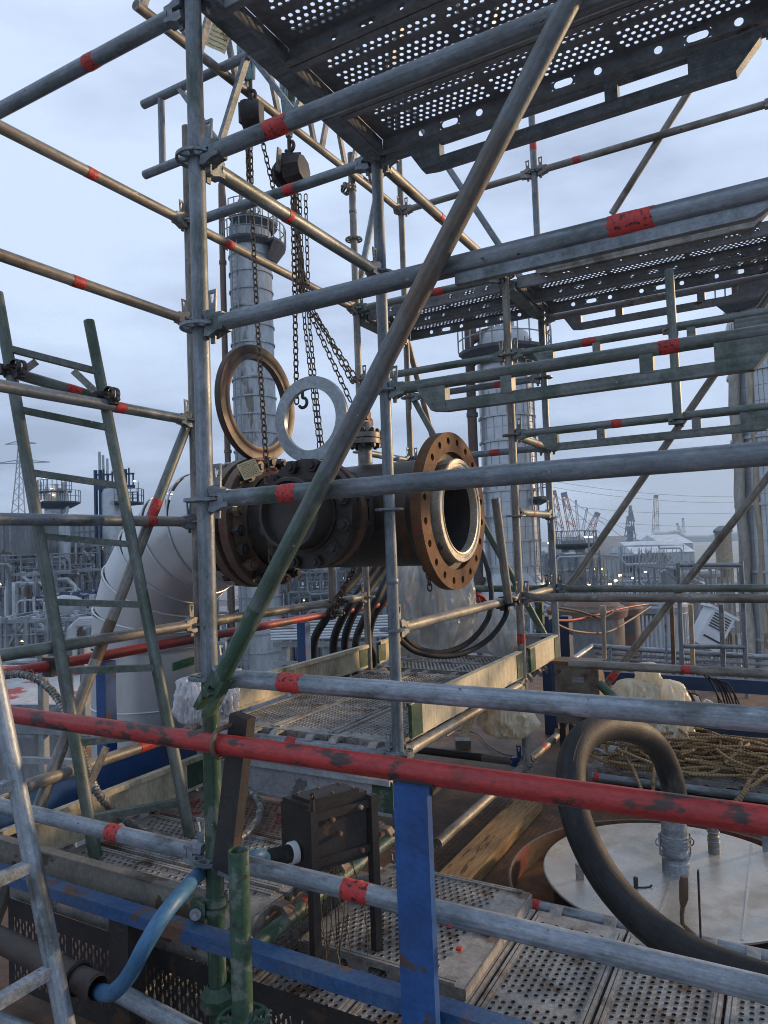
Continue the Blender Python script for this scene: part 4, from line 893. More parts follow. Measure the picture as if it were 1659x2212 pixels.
# ---------------------------------------------------------------- junction box on legs
hb, ht = -1.165, -.955
J0, J1, J2 = onH(606, 1722, ht), onH(668, 1744, ht), onH(801, 1709, ht)
ex = (J1-J0); ey = (J2-J1); J3 = J0+ey
t = thing('junction_box', 'black junction box on two legs behind the pale tube with cable gland', 'junction box', Vector((J1.x, J1.y, Z0-1.5)))
def bx3(a0_, a1_, b0_, b1_, z0_, z1_): # in box coords (fractions along ex, ey)
    pts = [J0+ex*a_+ey*b_ for a_, b_ in ((a0_, b0_), (a1_, b0_), (a1_, b1_), (a0_, b1_))]
    return [Vector((p.x, p.y, Z0+z0_)) for p in pts], Vector((0, 0, z1_-z0_))
mb = MB(); mb.prism(*bx3(0, .93, 0, 1, hb, ht-.012)); mb.build('case', BLACK, t, 30)
mb = MB(); mb.prism(*bx3(.02, .91, .02, .98, ht-.012, ht)); mb.prism(*bx3(.18, .80, .10, .90, ht, ht+.010)); mb.build('lid_plate', BLACK, t, 30)
for a_, b_ in ((.25, .16), (.72, .16), (.25, .84), (.72, .84), (.25, .5), (.72, .5)):
    q = J0+ex*a_+ey*b_; MB().tube(Vector((q.x, q.y, Z0+ht+.010)), Vector((q.x, q.y, Z0+ht+.015)), .006, 6).build('screw', BROWN, t, 30)
mb = MB(); mb.prism(*bx3(.93, .965, .07, .93, hb+.04, ht-.035)); mb.build('door', BLACK, t, 30)
for b0_ in (-.03, .95):
    mb = MB(); mb.prism(*bx3(.93, 1.10, b0_, b0_+.11, -1.5, ht-.01)); mb.build('leg', BLACK, t, 30)
for z_ in (hb+.02, ht-.05):
    mb = MB(); mb.prism(*bx3(.965, 1.03, .08, .95, z_, z_+.025)); mb.build('cross_bar', BLACK, t, 30)
for b_, z_ in ((.80, ht-.040), (.80, hb+.033), (.34, ht-.055), (.45, (hb+ht)/2)):
    q = J0+ex*1.02+ey*b_; MB().lathe([(0, .010), (.007, .009), (.009, 0)], Vector((q.x, q.y, Z0+z_)), ex, 12).build('clip_knob', BROWN if z_ < ht-.05 else GALT, t)
mb = MB(); mb.tube(J1+ex*.06+ey*.03-UZ*.06, J1+ex*.06+ey*.03+UZ*.03, .006, 8); mb.lathe([(.009, -.004), (.013, 0), (.009, .004), (.006, 0)], J1+ex*.06+ey*.03+UZ*.035, ey.normalized(), 14, True); mb.build('eye_bolt', BLACK, t)
q = (J0+J1)/2-ey*.0+Vector((0, 0, -.155)); de = (-ey).normalized()
mb = MB(); mb.lathe([(.0, .0), (.034, .0), (.034, .022), (.030, .026), (0, .026)], q, de, 24); mb.build('white_gland', WHITEB, t, 30)
dg = (P(560, 1846, 2.10)-q).normalized()
mb = MB(); mb.lathe([(.0, .02), (.027, .02), (.027, .10), (.02, .125), (0, .125)], q, (de*.6+dg*.4).normalized(), 20); mb.build('cable_gland', RUB, t, 30)
mb = MB(); mb.path(spline([q+(de*.6+dg*.4).normalized()*.12, P(562, 1848, 2.06), P(530, 1858, 2.02), P(505, 1880, 2.0)], 6), .0185, 14); mb.build('conduit', HOSEB, t)
random.seed(21); wr = MB()
for i in range(16):
    x_ = random.uniform(.35, .95); b_ = random.uniform(.15, .85); p0 = J0+ex*x_+ey*b_; p0.z = Z0+hb; p1 = p0+Vector((random.uniform(-.05, .09), random.uniform(-.12, .02), 0)); p1.z = Z0-1.44+random.uniform(-.02, .04)
    wr.path(spline([p0, (p0+p1)/2+Vector((random.uniform(-.03, .03), random.uniform(-.03, .03), 0)), p1], 5), .0016, 5)
tag(wr.build('loose_wires', CHAIN, None), 'bundle of thin loose wires hanging under the black junction box', 'wires')
# ---------------------------------------------------------------- pipes and hose lower left
t = thing('vent_pipe', 'short brown pipe end low in the left corner with a black ring', 'pipe', P(215, 2140, 1.80))
p0, p1 = P(-60, 2000, 2.15), P(212, 2135, 1.80)
MB().pipe_open(p0, p1, .032, .004, 32).build('pipe_shell', mat('dark_brown_pipe', (.060, .046, .040), (.045, .035, .032), (.10, .05, .04), .3, (.03, .025, .022), .4, 7, .55, .1, .2, soft=.1), t); dd = (p1-p0).normalized()
MB().lathe([(.032+.005*(1+math.cos(a)), .005*math.sin(a)) for a in [2*math.pi*k/8 for k in range(8)]], p1-dd*.085, dd, 32, True).build('rubber_ring', RUB, t)
MB().lathe([(.028, -.004), (.032, 0), (.034, -.004), (.032, -.008)], p1, dd, 32, True).build('end_rim', RUB, t)
mb = MB(); pts = [P(448, 1872, 2.12), P(425, 1893, 1.95), P(392, 1930, 1.76), P(350, 1982, 1.67), P(312, 2045, 1.64), P(286, 2095, 1.67), P(262, 2128, 1.70), P(236, 2146, 1.75), P(205, 2138, 1.86)]
tag(mb and MB().path(spline(pts, 7), .0192, 20).build('water_hose', HOSEB, None), 'blue hose curving from behind the front pole into the brown pipe', 'hose')
tubething('scaffold_tube', P(250, 2140, 2.02), P(470, 2258, 1.75), GALL, 'pale tube end at the bottom edge beyond the blue hose', 'scaffold tube', heads=(0, 0))
tubething('scaffold_tube', P(-30, 2195, 2.1), P(130, 2260, 1.9), GALL, 'pale tube stub in the lowest left corner', 'scaffold tube', heads=(0, 0))
# braided conduit
pts = [P(-20, 1462, 2.95), P(40, 1456, 2.9), P(80, 1468, 2.88), P(118, 1500, 2.86), P(150, 1555, 2.84), P(176, 1620, 2.84)]
pts += [P(196, 1680, 2.82), P(222, 1728, 2.8)]+[onH(x_, y_, -1.245) for x_, y_ in ((265, 1768), (320, 1796), (385, 1816), (450, 1826), (515, 1812), (556, 1772), (560, 1735), (535, 1705))]
sp_ = spline(pts, 9)
t = tag(MB().path(sp_, .0145, 14).build('braided_conduit', BRAID, None), 'braided metal conduit snaking down behind the ladder onto the landing', 'conduit')
mb = MB()
for i in range(2, len(sp_)-2, 2):
    d_ = (sp_[i+1]-sp_[i-1]); mb.lathe([(.0152, -.002), (.0172, 0), (.0152, .002)], sp_[i], d_, 12)
mb.build('wire_wrap', BRAID, t)
mb = MB(); random.seed(4)
for i in range(3, 44, 3):
    d_ = (sp_[i+1]-sp_[i-1]).normalized(); x_, y_ = perp(d_); c_ = sp_[i]
    mb.path([c_+UZ*.012+d_*.012*math.cos(a)+UZ*.018*math.sin(a)*.9 for a in [math.pi*k/6 for k in range(7)]], .0016, 5)
mb.build('loose_wire_loops', BRAID, t)
# ---------------------------------------------------------------- manway, lid, hose, nozzle
LC = W(.97, 1.60, -1.515); LR = .515
t = thing('manway', 'round manway with a pale stainless lid and rusty curb ring', 'manway', W(.97, 1.6, FL))
MB().lathe([(.665, 0), (.665, .105), (.657, .108), (.650, .105), (.650, 0)], W(.97, 1.6, FL), UZ, 96).build('curb_ring', BROWN, t, 30)
MB().lathe([(.50, .002), (.60, .012), (.648, .004)], W(.97, 1.6, FL), UZ, 72).build('gutter', RUST, t, 30)
MB().lathe([(.478, 0), (.478, .125), (.0, .125)], W(.97, 1.6, FL), UZ, 72).build('neck', BLACK, t, 30)
MB().obox(LC+UZ*.0012, Vector((.004, 0, 0)), Vector((0, .50, 0)), UZ*.001).build('weld_seam', LID, t); MB().obox(LC+UZ*.0012+UX*.27, Vector((.0035, 0, 0)), Vector((0, .42, 0)), UZ*.001).build('weld_seam', LID, t)
MB().lathe([(0, -.012), (LR-.004, -.012), (LR, -.009), (LR, -.002), (LR-.004, 0), (0, .0005)], LC, UZ, 128).build('lid', LID, t, 25)
NB = onH(1461, 1884, -1.515); 
nz = MB(); nz.lathe([(.053, 0), (.053, .045), (.050, .05), (.050, .10), (.056, .104), (.056, .15), (.050, .155), (.048, .24), (.050, .25)], NB, UZ, 32); nzo = nz.build('hose_nozzle', GALL, t, 30)
cl = MB()
for h_ in (.07, .115, .14): cl.lathe([(.0565+.004*math.cos(a), h_+.004*math.sin(a)) for a in [2*math.pi*k/8 for k in range(8)]], NB, UZ, 32, True)
for s_ in (-1, 1):
    c_ = NB+CR*(s_*.062)+UZ*.12; cl.lathe([(.016+.003*math.cos(a), .003*math.sin(a)) for a in [2*math.pi*k/6 for k in range(6)]], c_, CF, 16, True); cl.bar(c_-UZ*.05, c_+UZ*.035, .008, .006)
cl.build('cam_lever', GALL, nzo, 30)
q = onH(1543, 1842, -1.515); mb = MB(); mb.lathe([(.024, 0), (.024, .07), (.02, .075), (.02, .12), (.0, .12)], q, UZ, 20); vo = mb.build('vent_valve', GALT, t, 30)
mb = MB(); mb.lathe([(.0235+.003*math.cos(a), .05+.003*math.sin(a)) for a in [2*math.pi*k/6 for k in range(6)]], q, UZ, 20, True); mb.build('band_clamp', GALL, vo); mb = MB(); mb.lathe([(.0235+.003*math.cos(a), .09+.003*math.sin(a)) for a in [2*math.pi*k/6 for k in range(6)]], q, UZ, 20, True); mb.build('band_clamp', GALL, vo)
mb = MB(); mb.obox(q+UZ*.128-CR*.035, CR*.06, UY*.012, UZ*.006); mb.build('red_lever', RED, vo, 30)
for (x_, y_, hh, ww, mm, nm) in ((1253, 1900, .062, .030, GALT, 'lid_bracket'), (1655, 1838, .085, .024, GALB, 'lid_bracket')):
    q = onH(x_, y_, -1.515); mb = MB(); mb.obox(q+UZ*(hh/2), CR*(ww/2), CF*.006, UZ*(hh/2)); mb.build(nm, mm, t, 30)
q = onH(1374, 1918, -1.515); mb = MB(); mb.path([q+CR*.002+UZ*.03, q+UZ*.002, q+CR*.03-CF*.005+UZ*.003, q+CR*.055+UZ*.003, q+CR*.062+UZ*.012], .004, 8); mb.tube(q, q+UZ*.04, .009, 8); mb.build('lid_hook', BLACK, t)
qb, qt = onV(1511, 2015, 1.06), onV(1508, 1880, 1.06)
mb = MB(); mb.bar(qb-UZ*.25, qt, .016, .006); tag(mb.build('flat_rod', BLACK, None, 30), 'dark flat rod standing upright in front of the stainless lid', 'rod')
t = thing('hand_tool', 'hanging hand tool with rusty brown grip in front of the lid', 'hand tool', P(1476, 1930, 2.35))
MB().path([P(1478, 1893, 2.35), P(1477, 1905, 2.35), P(1477, 1940, 2.35), P(1475, 1955, 2.35)], .012, 10, True, [.011, .0145, .0145, .010]).build('grip', BROWN, t)
MB().path([P(1475, 1955, 2.35), P(1473, 1975, 2.35), P(1474, 1995, 2.35), P(1490, 2012, 2.34), P(1502, 2022, 2.33)], .007, 8).build('shank', CHAIN, t)
hp = [NB+UZ*.22, NB+UZ*.30, P(1460, 1745, 2.83), P(1452, 1690, 2.82), P(1430, 1630, 2.78), P(1396, 1592, 2.70), P(1350, 1574, 2.60), P(1300, 1573, 2.50), P(1258, 1597, 2.40), P(1236, 1645, 2.32), P(1234, 1705, 2.25), P(1246, 1770, 2.19), P(1272, 1835, 2.12), P(1310, 1900, 2.06), P(1360, 1960, 2.0), P(1425, 2018, 1.93), P(1500, 2065, 1.86), P(1580, 2098, 1.80), P(1680, 2132, 1.72), P(1800, 2165, 1.64)]
t = tag(MB().path(spline(hp, 7), .0465, 32).build('suction_hose', HOSEM, None), 'thick black rubber hose arching from the lid nozzle across the lower right', 'hose')
mb = MB(); spn = spline(hp, 7); 
mb.path([p_+UZ*.0345+CF*(-.031) for p_ in spn[20:66]], .0028, 5); mb.build('mould_line', RUB, t)
MB().lathe([(.0500, -.03), (.0515, -.02), (.0515, .02), (.0500, .03)], NB+UZ*.235, UZ, 32).build('hose_clamp', GALL, t, 30)
t = thing('guard_rail', 'guard rail just beyond the right edge of the picture beside the lid', 'handrail', W(2.0, 2.9, FL))
for p_, q_ in ((W(2.0, 2.75, FL), W(2.0, 2.75, -.6)), (W(2.0, 3.25, FL), W(2.0, 3.25, -.6)), (W(2.0, 2.2, FL), W(2.0, 2.2, -.6)), (W(2.0, 2.0, -.62), W(2.0, 3.9, -.62)), (W(2.0, 2.0, -1.1), W(2.0, 3.9, -1.1)), (W(2.0, 2.0, -1.36), W(2.0, 3.9, -1.36))): MB().tube(p_, q_, .024, 12).build('tube', GALT, t)
# timber beside the tube
t = tag(MB().obox(W(.105, 1.86, -1.625), Vector((.072, 0, 0)), Vector((0, .55, 0)), Vector((0, 0, .030))).build('timber_plank', WOOD, None, 20), 'weathered timber plank lying on the rusty floor behind the blue post', 'timber')
# ---------------------------------------------------------------- things on and around the walkway
def crumple(c, rx, ry, rz, seed, amp, m, name, label, cat, shape=None, n=84, k=64, bottom=None):
    """thin sheet drawn round something: ridged folds, mostly running downwards"""
    mb = MB(); o_ = Vector((seed*7.3, seed*3.1, seed*1.7))
    for j in range(k+1):
        v_ = j/k; th = math.pi*v_
        for i in range(n):
            a = 2*math.pi*i/n; f_ = shape(v_) if shape else 1.0; r_ = math.sin(th)**.6
            dd = Vector((math.cos(a), math.sin(a), 0))
            p1 = Vector((dd.x*1.6, dd.y*1.6, v_*1.3))+o_; p2 = Vector((dd.x*3.2, dd.y*3.2, v_*2.2))+o_
            v1 = mno.voronoi(Vector((dd.x*1.25, dd.y*1.25, v_*1.9))+o_)[0]; v2 = mno.voronoi(Vector((dd.x*2.9, dd.y*2.9, v_*3.6))+o_*2)[0]; v3 = mno.voronoi(Vector((dd.x*6, dd.y*6, v_*8))+o_*3)[0]
            rid = .55*(abs(mno.noise(p1*1.5))*1.6+abs(mno.noise(p2*1.9))*1.5-.6)-(v1[0]*1.3+v2[0]*1.0+v3[0]*.5-1.15)+.35*mno.noise(Vector((dd.x*.9, dd.y*.9, v_*1.5))+o_)
            q_ = 1-amp*2.6*rid
            mb.v.append(c+Vector((rx*r_*f_*q_*dd.x, ry*r_*f_*q_*dd.y, rz*math.cos(th)*(1+amp*.5*mno.noise(p1*1.1)))))
    for j in range(k):
        for i in range(n): mb.f.append((j*n+i, j*n+(i+1) % n, (j+1)*n+(i+1) % n, (j+1)*n+i))
    o = mb.build(name, m, None, 9); return tag(o, label, cat)
c = P(930, 1300, 4.62)
t = thing('wrapped_valve', 'tall valve wrapped in clear plastic sheet under the rusty flange', 'wrapped valve', c-UZ*.35)
o = crumple(c, .235, .20, .36, 2, .13, PLAS, 'plastic_wrap', None, None, lambda v_: .86+.35*v_-.62*max(0, v_-.62)*2.0, 120, 96)
o.parent = t; o.matrix_parent_inverse = Matrix.Translation(-t.location)
mb = MB(); mb.tube(c-UZ*.26, c+UZ*.24, .075, 18); mb.lathe([(0, -.03), (.15, -.03), (.15, .03), (0, .03)], c-UZ*.02, UX, 24); mb.build('valve_body', STEELB, t, 30)
o = crumple(P(1076, 1362, 4.95), .14, .13, .17, 9, .14, PLAS, 'plastic_wrap', 'smaller clear plastic bundle behind the black cable loops', 'plastic bundle')
o = crumple(P(1098, 1545, 4.25), .15, .12, .13, 12, .14, PLASC, 'plastic_wrap', 'grey plastic bundle hanging under the walkway behind the pale pole', 'plastic bundle')
t = thing('wrapped_fitting', 'lumpy cream plastic bundle in front of the tank yard on the right', 'plastic bundle', P(1410, 1560, 4.5))
for (x_, y_, rx_, rz_, sd_) in ((1376, 1520, .125, .155, 3), (1440, 1535, .135, .19, 6), (1400, 1462, .07, .09, 8), (1425, 1590, .17, .13, 5)):
    o = crumple(P(x_, y_, 4.5), rx_, rx_*.9, rz_, sd_, .13, PLASC, 'plastic_wrap', None, None); o.parent = t; o.matrix_parent_inverse = Matrix.Translation(-t.location)
t = thing('plastic_bag', 'crumpled white plastic bag tied low on the front pole', 'plastic bag', P(440, 1560, 2.25))
for (x_, y_, d_, rx_, rz_, sd_, am) in ((412, 1512, 2.25, .050, .072, 14, .22), (452, 1525, 2.28, .055, .06, 15, .25), (494, 1512, 2.28, .034, .05, 16, .25)):
    o = crumple(P(x_, y_, d_), rx_, rx_*.8, rz_, sd_, am, PLASW, 'bag_skin', None, None); o.parent = t; o.matrix_parent_inverse = Matrix.Translation(-t.location)
# black cable loops
for k, (pp, r_, lab) in enumerate((([(1035, 1180, 4.5), (1052, 1225, 4.35), (1062, 1290, 4.2), (1052, 1340, 4.1), (1015, 1385, 4.0), (965, 1408, 3.9), (915, 1405, 3.8), (880, 1385, 3.7), (858, 1350, 3.6)], .0155, 'inner black cable looping down to the walkway planks'),
                                   ([(1098, 1290, 4.15), (1092, 1330, 4.1), (1066, 1370, 4.05), (1030, 1398, 4.0), (985, 1415, 3.9), (935, 1416, 3.8), (893, 1405, 3.7), (862, 1380, 3.55)], .0150, 'outer black cable looping from the tan rail coupler'))):
    tag(MB().path(spline([P(*q) for q in pp], 7), r_, 14).build('cable', RUB, None), lab, 'cable', 'black cable loops')
# big black hoses over the far red rail
for k, (xt, xr, xb, yb) in enumerate(((772, 717, 672, 1432), (800, 752, 722, 1422), (818, 772, 750, 1405), (838, 800, 770, 1398), (850, 818, 808, 1388))):
    d_ = 5.3+.17*k
    pp = [P(xt+40, 1180, d_+.4), P(xt, 1245, d_+.25), P(xr+16, 1290, d_+.06), P(xr-12, 1335, d_), P((xr+xb)/2-16, 1385, d_+.02), P(xb, yb+40, d_+.06), P(xb-14, yb+140, d_+.1)]
    tag(MB().path(spline(pp, 7), .031, 16).build('drape_hose', RUB, None), ('first', 'second', 'third', 'fourth', 'fifth')[k]+' from the left of the black hoses draped over the far red rail', 'hose', 'black hoses over the far rail')
# red hose coil
random.seed(8); mb = MB(); cc_ = P(1024, 1325, 5.9)
for k in range(9):
    r_ = .13+random.uniform(-.03, .03); o_ = Vector((random.uniform(-.05, .05), random.uniform(-.05, .05), random.uniform(-.06, .06)))
    mb.path([cc_+o_+bx*(r_*.8*math.cos(a))+UZ*(r_*1.15*math.sin(a))+by*(.02*math.sin(3*a+k)) for a in [2*math.pi*i/24 for i in range(22)]], .008, 8)
tag(mb.build('hose_coil', REDH, None), 'tangled red hose coil hanging behind the rusty flange', 'hose coil')
# stained steel box on the right
B0, B1, B2 = onV(1197, 1432, 3.2), onV(1292, 1436, 3.2), onV(1197, 1560, 3.2)
t = thing('terminal_box', 'rust stained grey steel box at the foot of the right pole', 'terminal box', W(B0.x, 3.2, -1.5))
mb = MB(); mb.box((B0.x, 3.2, B2.z), (B1.x, 3.36, B0.z)); mb.build('case', RBOX, t, 30)
mb = MB(); mb.box((B0.x-.012, 3.18, B0.z), (B1.x+.012, 3.37, B0.z+.016)); mb.build('lid_plate', BROWN, t, 30)
q0, q1 = onV(1235, 1462, 3.195), onV(1262, 1476, 3.195); mb = MB(); mb.box((q0.x, 3.194, q1.z), (q1.x, 3.199, q0.z)); mb.build('name_plate', GALL, t, 30)
for x_ in (1207, 1281):
    q = onV(x_, 1450, 3.198); MB().lathe([(0, .006), (.013, .005), (.014, 0)], q, -UY, 16).build('round_boss', BROWN, t)
mb = MB(); mb.box((B0.x+.01, 3.22, Z0+FL), (B0.x+.05, 3.30, B2.z)); mb.build('leg', BLACK, t, 30)
# rope on its deck
for i in range(3): plank(.33+.36*i if False else .36, 2.74+.325*i, -1.5, 1.45, 'u', ('front', 'middle', 'back')[i]+' plank of the deck under the tangled rope', 'perforated_steel')
ledger(W(.40, 2.66, -1.52), W(1.57, 2.66, -1.52), GALB, 'grey tube with plank hooks in front of the tangled rope', [(.01, .03)], (0, 1))
random.seed(17); mb = MB()
def rp(u_, v_, h): return W(u_, v_, -1.485+h)
for k in range(38):
    y0 = 2.74+.021*k; e_ = .16+.008*k; pts = [rp(.74+.25*random.random(), y0+random.uniform(-.06, .06), .015+.012*(k % 4)), rp(1.0, y0+random.uniform(-.05, .05), .02+.012*(k % 4)), rp(1.25, y0+.02+random.uniform(-.02, .02), .03+.01*(k % 3)), rp(1.5, y0+.10+random.uniform(-.02, .02), .03), rp(1.85, y0+e_, .02)]
    mb.path(spline(pts, 7), .0080, 8)
for k in range(30):
    cx_, cy_ = random.uniform(.52, 1.35), random.uniform(2.82, 3.40); r0 = random.uniform(.10, .26); a0_ = random.uniform(0, 6.28); pts = []
    for i in range(random.choice((7, 9, 12))):
        a = a0_+i*.52; pts.append(rp(cx_+r0*1.4*math.cos(a)*(1+.05*i/12), cy_+r0*.65*math.sin(a), .035+.035*math.sin(a*1.7+k)+.003*k))
    mb.path(spline(pts, 5), .0085, 8)
for pts in ([(.50, 2.95, .03), (.44, 2.80, .03), (.56, 2.72, .04), (.75, 2.75, .03), (.95, 2.80, .03)], [(.62, 3.35, .05), (.55, 3.1, .09), (.55, 2.85, .06), (.63, 2.66, .03), (.72, 2.52, -.10)], [(.70, 3.3, .06), (.74, 3.0, .11), (.73, 2.78, .08), (.74, 2.60, -.03), (.74, 2.50, -.12)],
            [(1.62, 2.95, .05), (1.35, 2.75, .08), (1.22, 2.62, .03), (1.10, 2.50, -.07)], [(1.3, 2.95, .05), (1.24, 2.72, .08), (1.18, 2.60, .0), (1.14, 2.5, -.1)], [(1.0, 3.4, .05), (1.18, 3.2, .10), (1.15, 2.98, .11), (1.08, 2.80, .08)]):
    mb.path(spline([rp(*q) for q in pts], 8), .0095, 10)
tag(mb.build('rope_pile', ROPE, None), 'tangled pile of brown sisal rope on the perforated deck at right', 'rope')
# cables behind the cream bundle
random.seed(23)
for (x_, y_, lab) in ((1468, 1540, 'dark cable bundle curving down beside the cream plastic'), (1545, 1520, 'dark cable bundle hanging from the beam further right')):
    mb = MB()
    for k in range(8):
        o_ = k*5; w_ = random.uniform(-6, 6); mb.path(spline([P(x_-26+o_*1.3, y_-66+k*3+w_, 4.9), P(x_-4+o_*1.25+w_, y_-34, 4.9), P(x_+14+o_*1.2-w_*.5, y_+20, 4.9), P(x_+20+o_*1.1, y_+70, 4.9)], 5), .0052, 6)
    tag(mb.build('cable_bundle', RUB, None), lab, 'cable bundle', 'dark cable bundles')
mb = MB(); random.seed(31)
for k in range(9):
    c_ = P(1445, 1640, 4.6)+Vector((random.uniform(-.1, .1), random.uniform(-.1, .1), random.uniform(-.03, .03)))
    r_ = random.uniform(.12, .2); mb.path([c_+bx*(r_*math.cos(a))+by*(r_*.8*math.sin(a))+UZ*.02*math.sin(2*a) for a in [2*math.pi*i/20 for i in range(19)]], .006, 6)
tag(mb.build('wire_coil', RUB, None), 'coil of thin dark cable on the floor behind the rope', 'cable coil')
mb = MB(); pp = [(1500, 1502, 4.8), (1513, 1530, 4.8), (1530, 1545, 4.8), (1540, 1530, 4.8), (1525, 1512, 4.8), (1510, 1545, 4.8), (1490, 1580, 4.8)]; mb.path(spline([P(*q) for q in pp], 6), .008, 8); mb.path(spline([P(q[0]+6, q[1]+3, q[2]) for q in pp], 6), .008, 8)
tag(mb.build('rope_knot', PAPW, None), 'pale rope knotted round the blue beam behind the long tube', 'rope')
# small floor device and its cable
c = W(.02, 3.0, FL)+Vector((-.25, 0, 0)); q = onH(1000, 1618, FL)
t = thing('floor_device', 'small flat metal box with a cable on the dark floor under the walkway', 'device', q)
MB().obox(q+UZ*.045, CR*.055, (CF*Vector((1, 1, 0))).normalized()*.05, UZ*.028).build('case', RBOX, t, 30)
mb = MB(); mb.path(spline([onH(x_, y_, FL+.02) for x_, y_ in ((965, 1590), (990, 1578), (1030, 1585), (1062, 1615), (1100, 1632), (1150, 1630), (1200, 1605), (1260, 1600))], 6), .006, 8); mb.build('lead', CHAIN, t)
# teal spray nozzle pipe
t = thing('hose_lance', 'green ended pipe poking from the dark beside the steel box', 'pipe', P(1330, 1530, 4.3))
MB().path([P(1296, 1478, 4.45), P(1330, 1512, 4.3), P(1372, 1552, 4.15)], .028, 16).build('lance_tube', GRN, t)
# ---------------------------------------------------------------- the plant and the harbour around
RX = Vector((CR.x, CR.y, 0)).normalized(); RY = Vector((-RX.y, RX.x, 0))      # plant grid
def at(x, y, d): return P(x, y, d)
def zof(y, d, x=829): return P(x, y, d).z
def xy(x, d, y=1150): p = P(x, y, d); return Vector((p.x, p.y, 0))
def railing(mb, pts, h=1.1, r=.03, closed=False, n=None):
    k = len(pts); rng = range(k if closed else k-1)
    for i in rng:
        a, b_ = pts[i], pts[(i+1) % k]
        for z_ in (h*.5, h): mb.bar(a+UZ*z_, b_+UZ*z_, r*1.6, r*1.6)
        mb.bar(a, a+UZ*h, r*1.8, r*1.8)
    if not closed: mb.bar(pts[-1], pts[-1]+UZ*h, r*1.8, r*1.8)
PLAT = mat('platform_grating', (.075, .083, .095), (.055, .06, .07), None, 0, (.05, .05, .05), .3, 1, .7, .1, 0)
def column_tower(x, d, r, ytop, label, m=ALU, bands=(), platforms=(), z0=0.0, dome=True, yref=900, line=None, ladder_side=None, cat='column'):
    c = xy(x, d, yref); zt = P(x, ytop, d).z; c.z = 0
    t = thing('process_column', label, cat, c.copy())
    pr = [(r, z0), (r, zt)]
    if dome: pr += [(r*.9, zt+r*.35), (r*.55, zt+r*.58), (0, zt+r*.65)]
    else: pr += [(0, zt)]
    MB().lathe(pr, c, UZ, 40).build('shell', m, t, 30)
    for z_ in bands:
        MB().lathe([(r, -.05), (r+.07, -.05), (r+.07, .05), (r, .05)], c+UZ*z_, UZ, 40).build('stiffening_band', m, t, 30)
    for (z_, a0, a1, ro, skirt) in platforms:
        pl = MB(); n = max(3, int(abs(a1-a0)/.25)); ins = []; outs = []
        for i in range(n+1):
            a = a0+(a1-a0)*i/n; dd = RX*math.cos(a)+RY*math.sin(a); ins.append(c+dd*r*.98+UZ*z_); outs.append(c+dd*ro+UZ*z_)
        for i in range(n):
            pl.add([ins[i], ins[i+1], outs[i+1], outs[i], ins[i]+UZ*.15, ins[i+1]+UZ*.15, outs[i+1]+UZ*.15, outs[i]+UZ*.15], [(0, 1, 2, 3), (7, 6, 5, 4), (3, 2, 6, 7), (0, 4, 5, 1), (0, 3, 7, 4), (1, 5, 6, 2)])
            if skirt: pl.add([outs[i], outs[i+1], (ins[i+1]*.75+outs[i+1]*.25)-UZ*skirt, (ins[i]*.75+outs[i]*.25)-UZ*skirt], [(0, 1, 2, 3)])
        po_ = pl.build('platform', PLAT, t, 0)
        rl = MB(); railing(rl, [o_+UZ*.15 for o_ in outs], 1.1, .03); rl.build('railing', STEELB, po_, 0)
    if ladder_side is not None:
        dd = RX*math.cos(ladder_side)+RY*math.sin(ladder_side); s_ = Vector((-dd.y, dd.x, 0)); mb = MB()
        for k in (-1, 1): mb.bar(c+dd*(r+.2)+s_*.22*k+UZ*z0, c+dd*(r+.2)+s_*.22*k+UZ*zt, .06, .06)
        z_ = z0+.3
        while z_ < zt: mb.bar(c+dd*(r+.2)-s_*.22+UZ*z_, c+dd*(r+.2)+s_*.22+UZ*z_, .03, .03); z_ += .33
        mb.build('ladder', STEELB, t, 0)
    if line:
        off, rl_, mm, ztop = line; q = c+RX*off-RY*.2
        MB().path(spline([q+UZ*0.2, q+UZ*(ztop-1.2), q+UZ*(ztop-.35)+RX*.25*(-1 if off > 0 else 1), q+UZ*ztop+RX*1.0*(-1 if off > 0 else 1), c+UZ*(ztop-.25)], 8), rl_, 20).build('overhead_line', mm, t)
        for z_ in range(4, int(ztop)-2, 4): MB().lathe([(rl_, -.1), (rl_+.05, -.1), (rl_+.05, .1), (rl_, .1)], q+UZ*z_, UZ, 20).build('line_flange', mm, t, 30)
    return t, c, zt
def lamp(c, size, m=None, parent=None):
    m = m or LAMPW
    mb = MB(); mb.obox(c, RX*size*.62, RY*size*.25, UZ*size*.26); return mb.build('lamp', m, parent, 0)
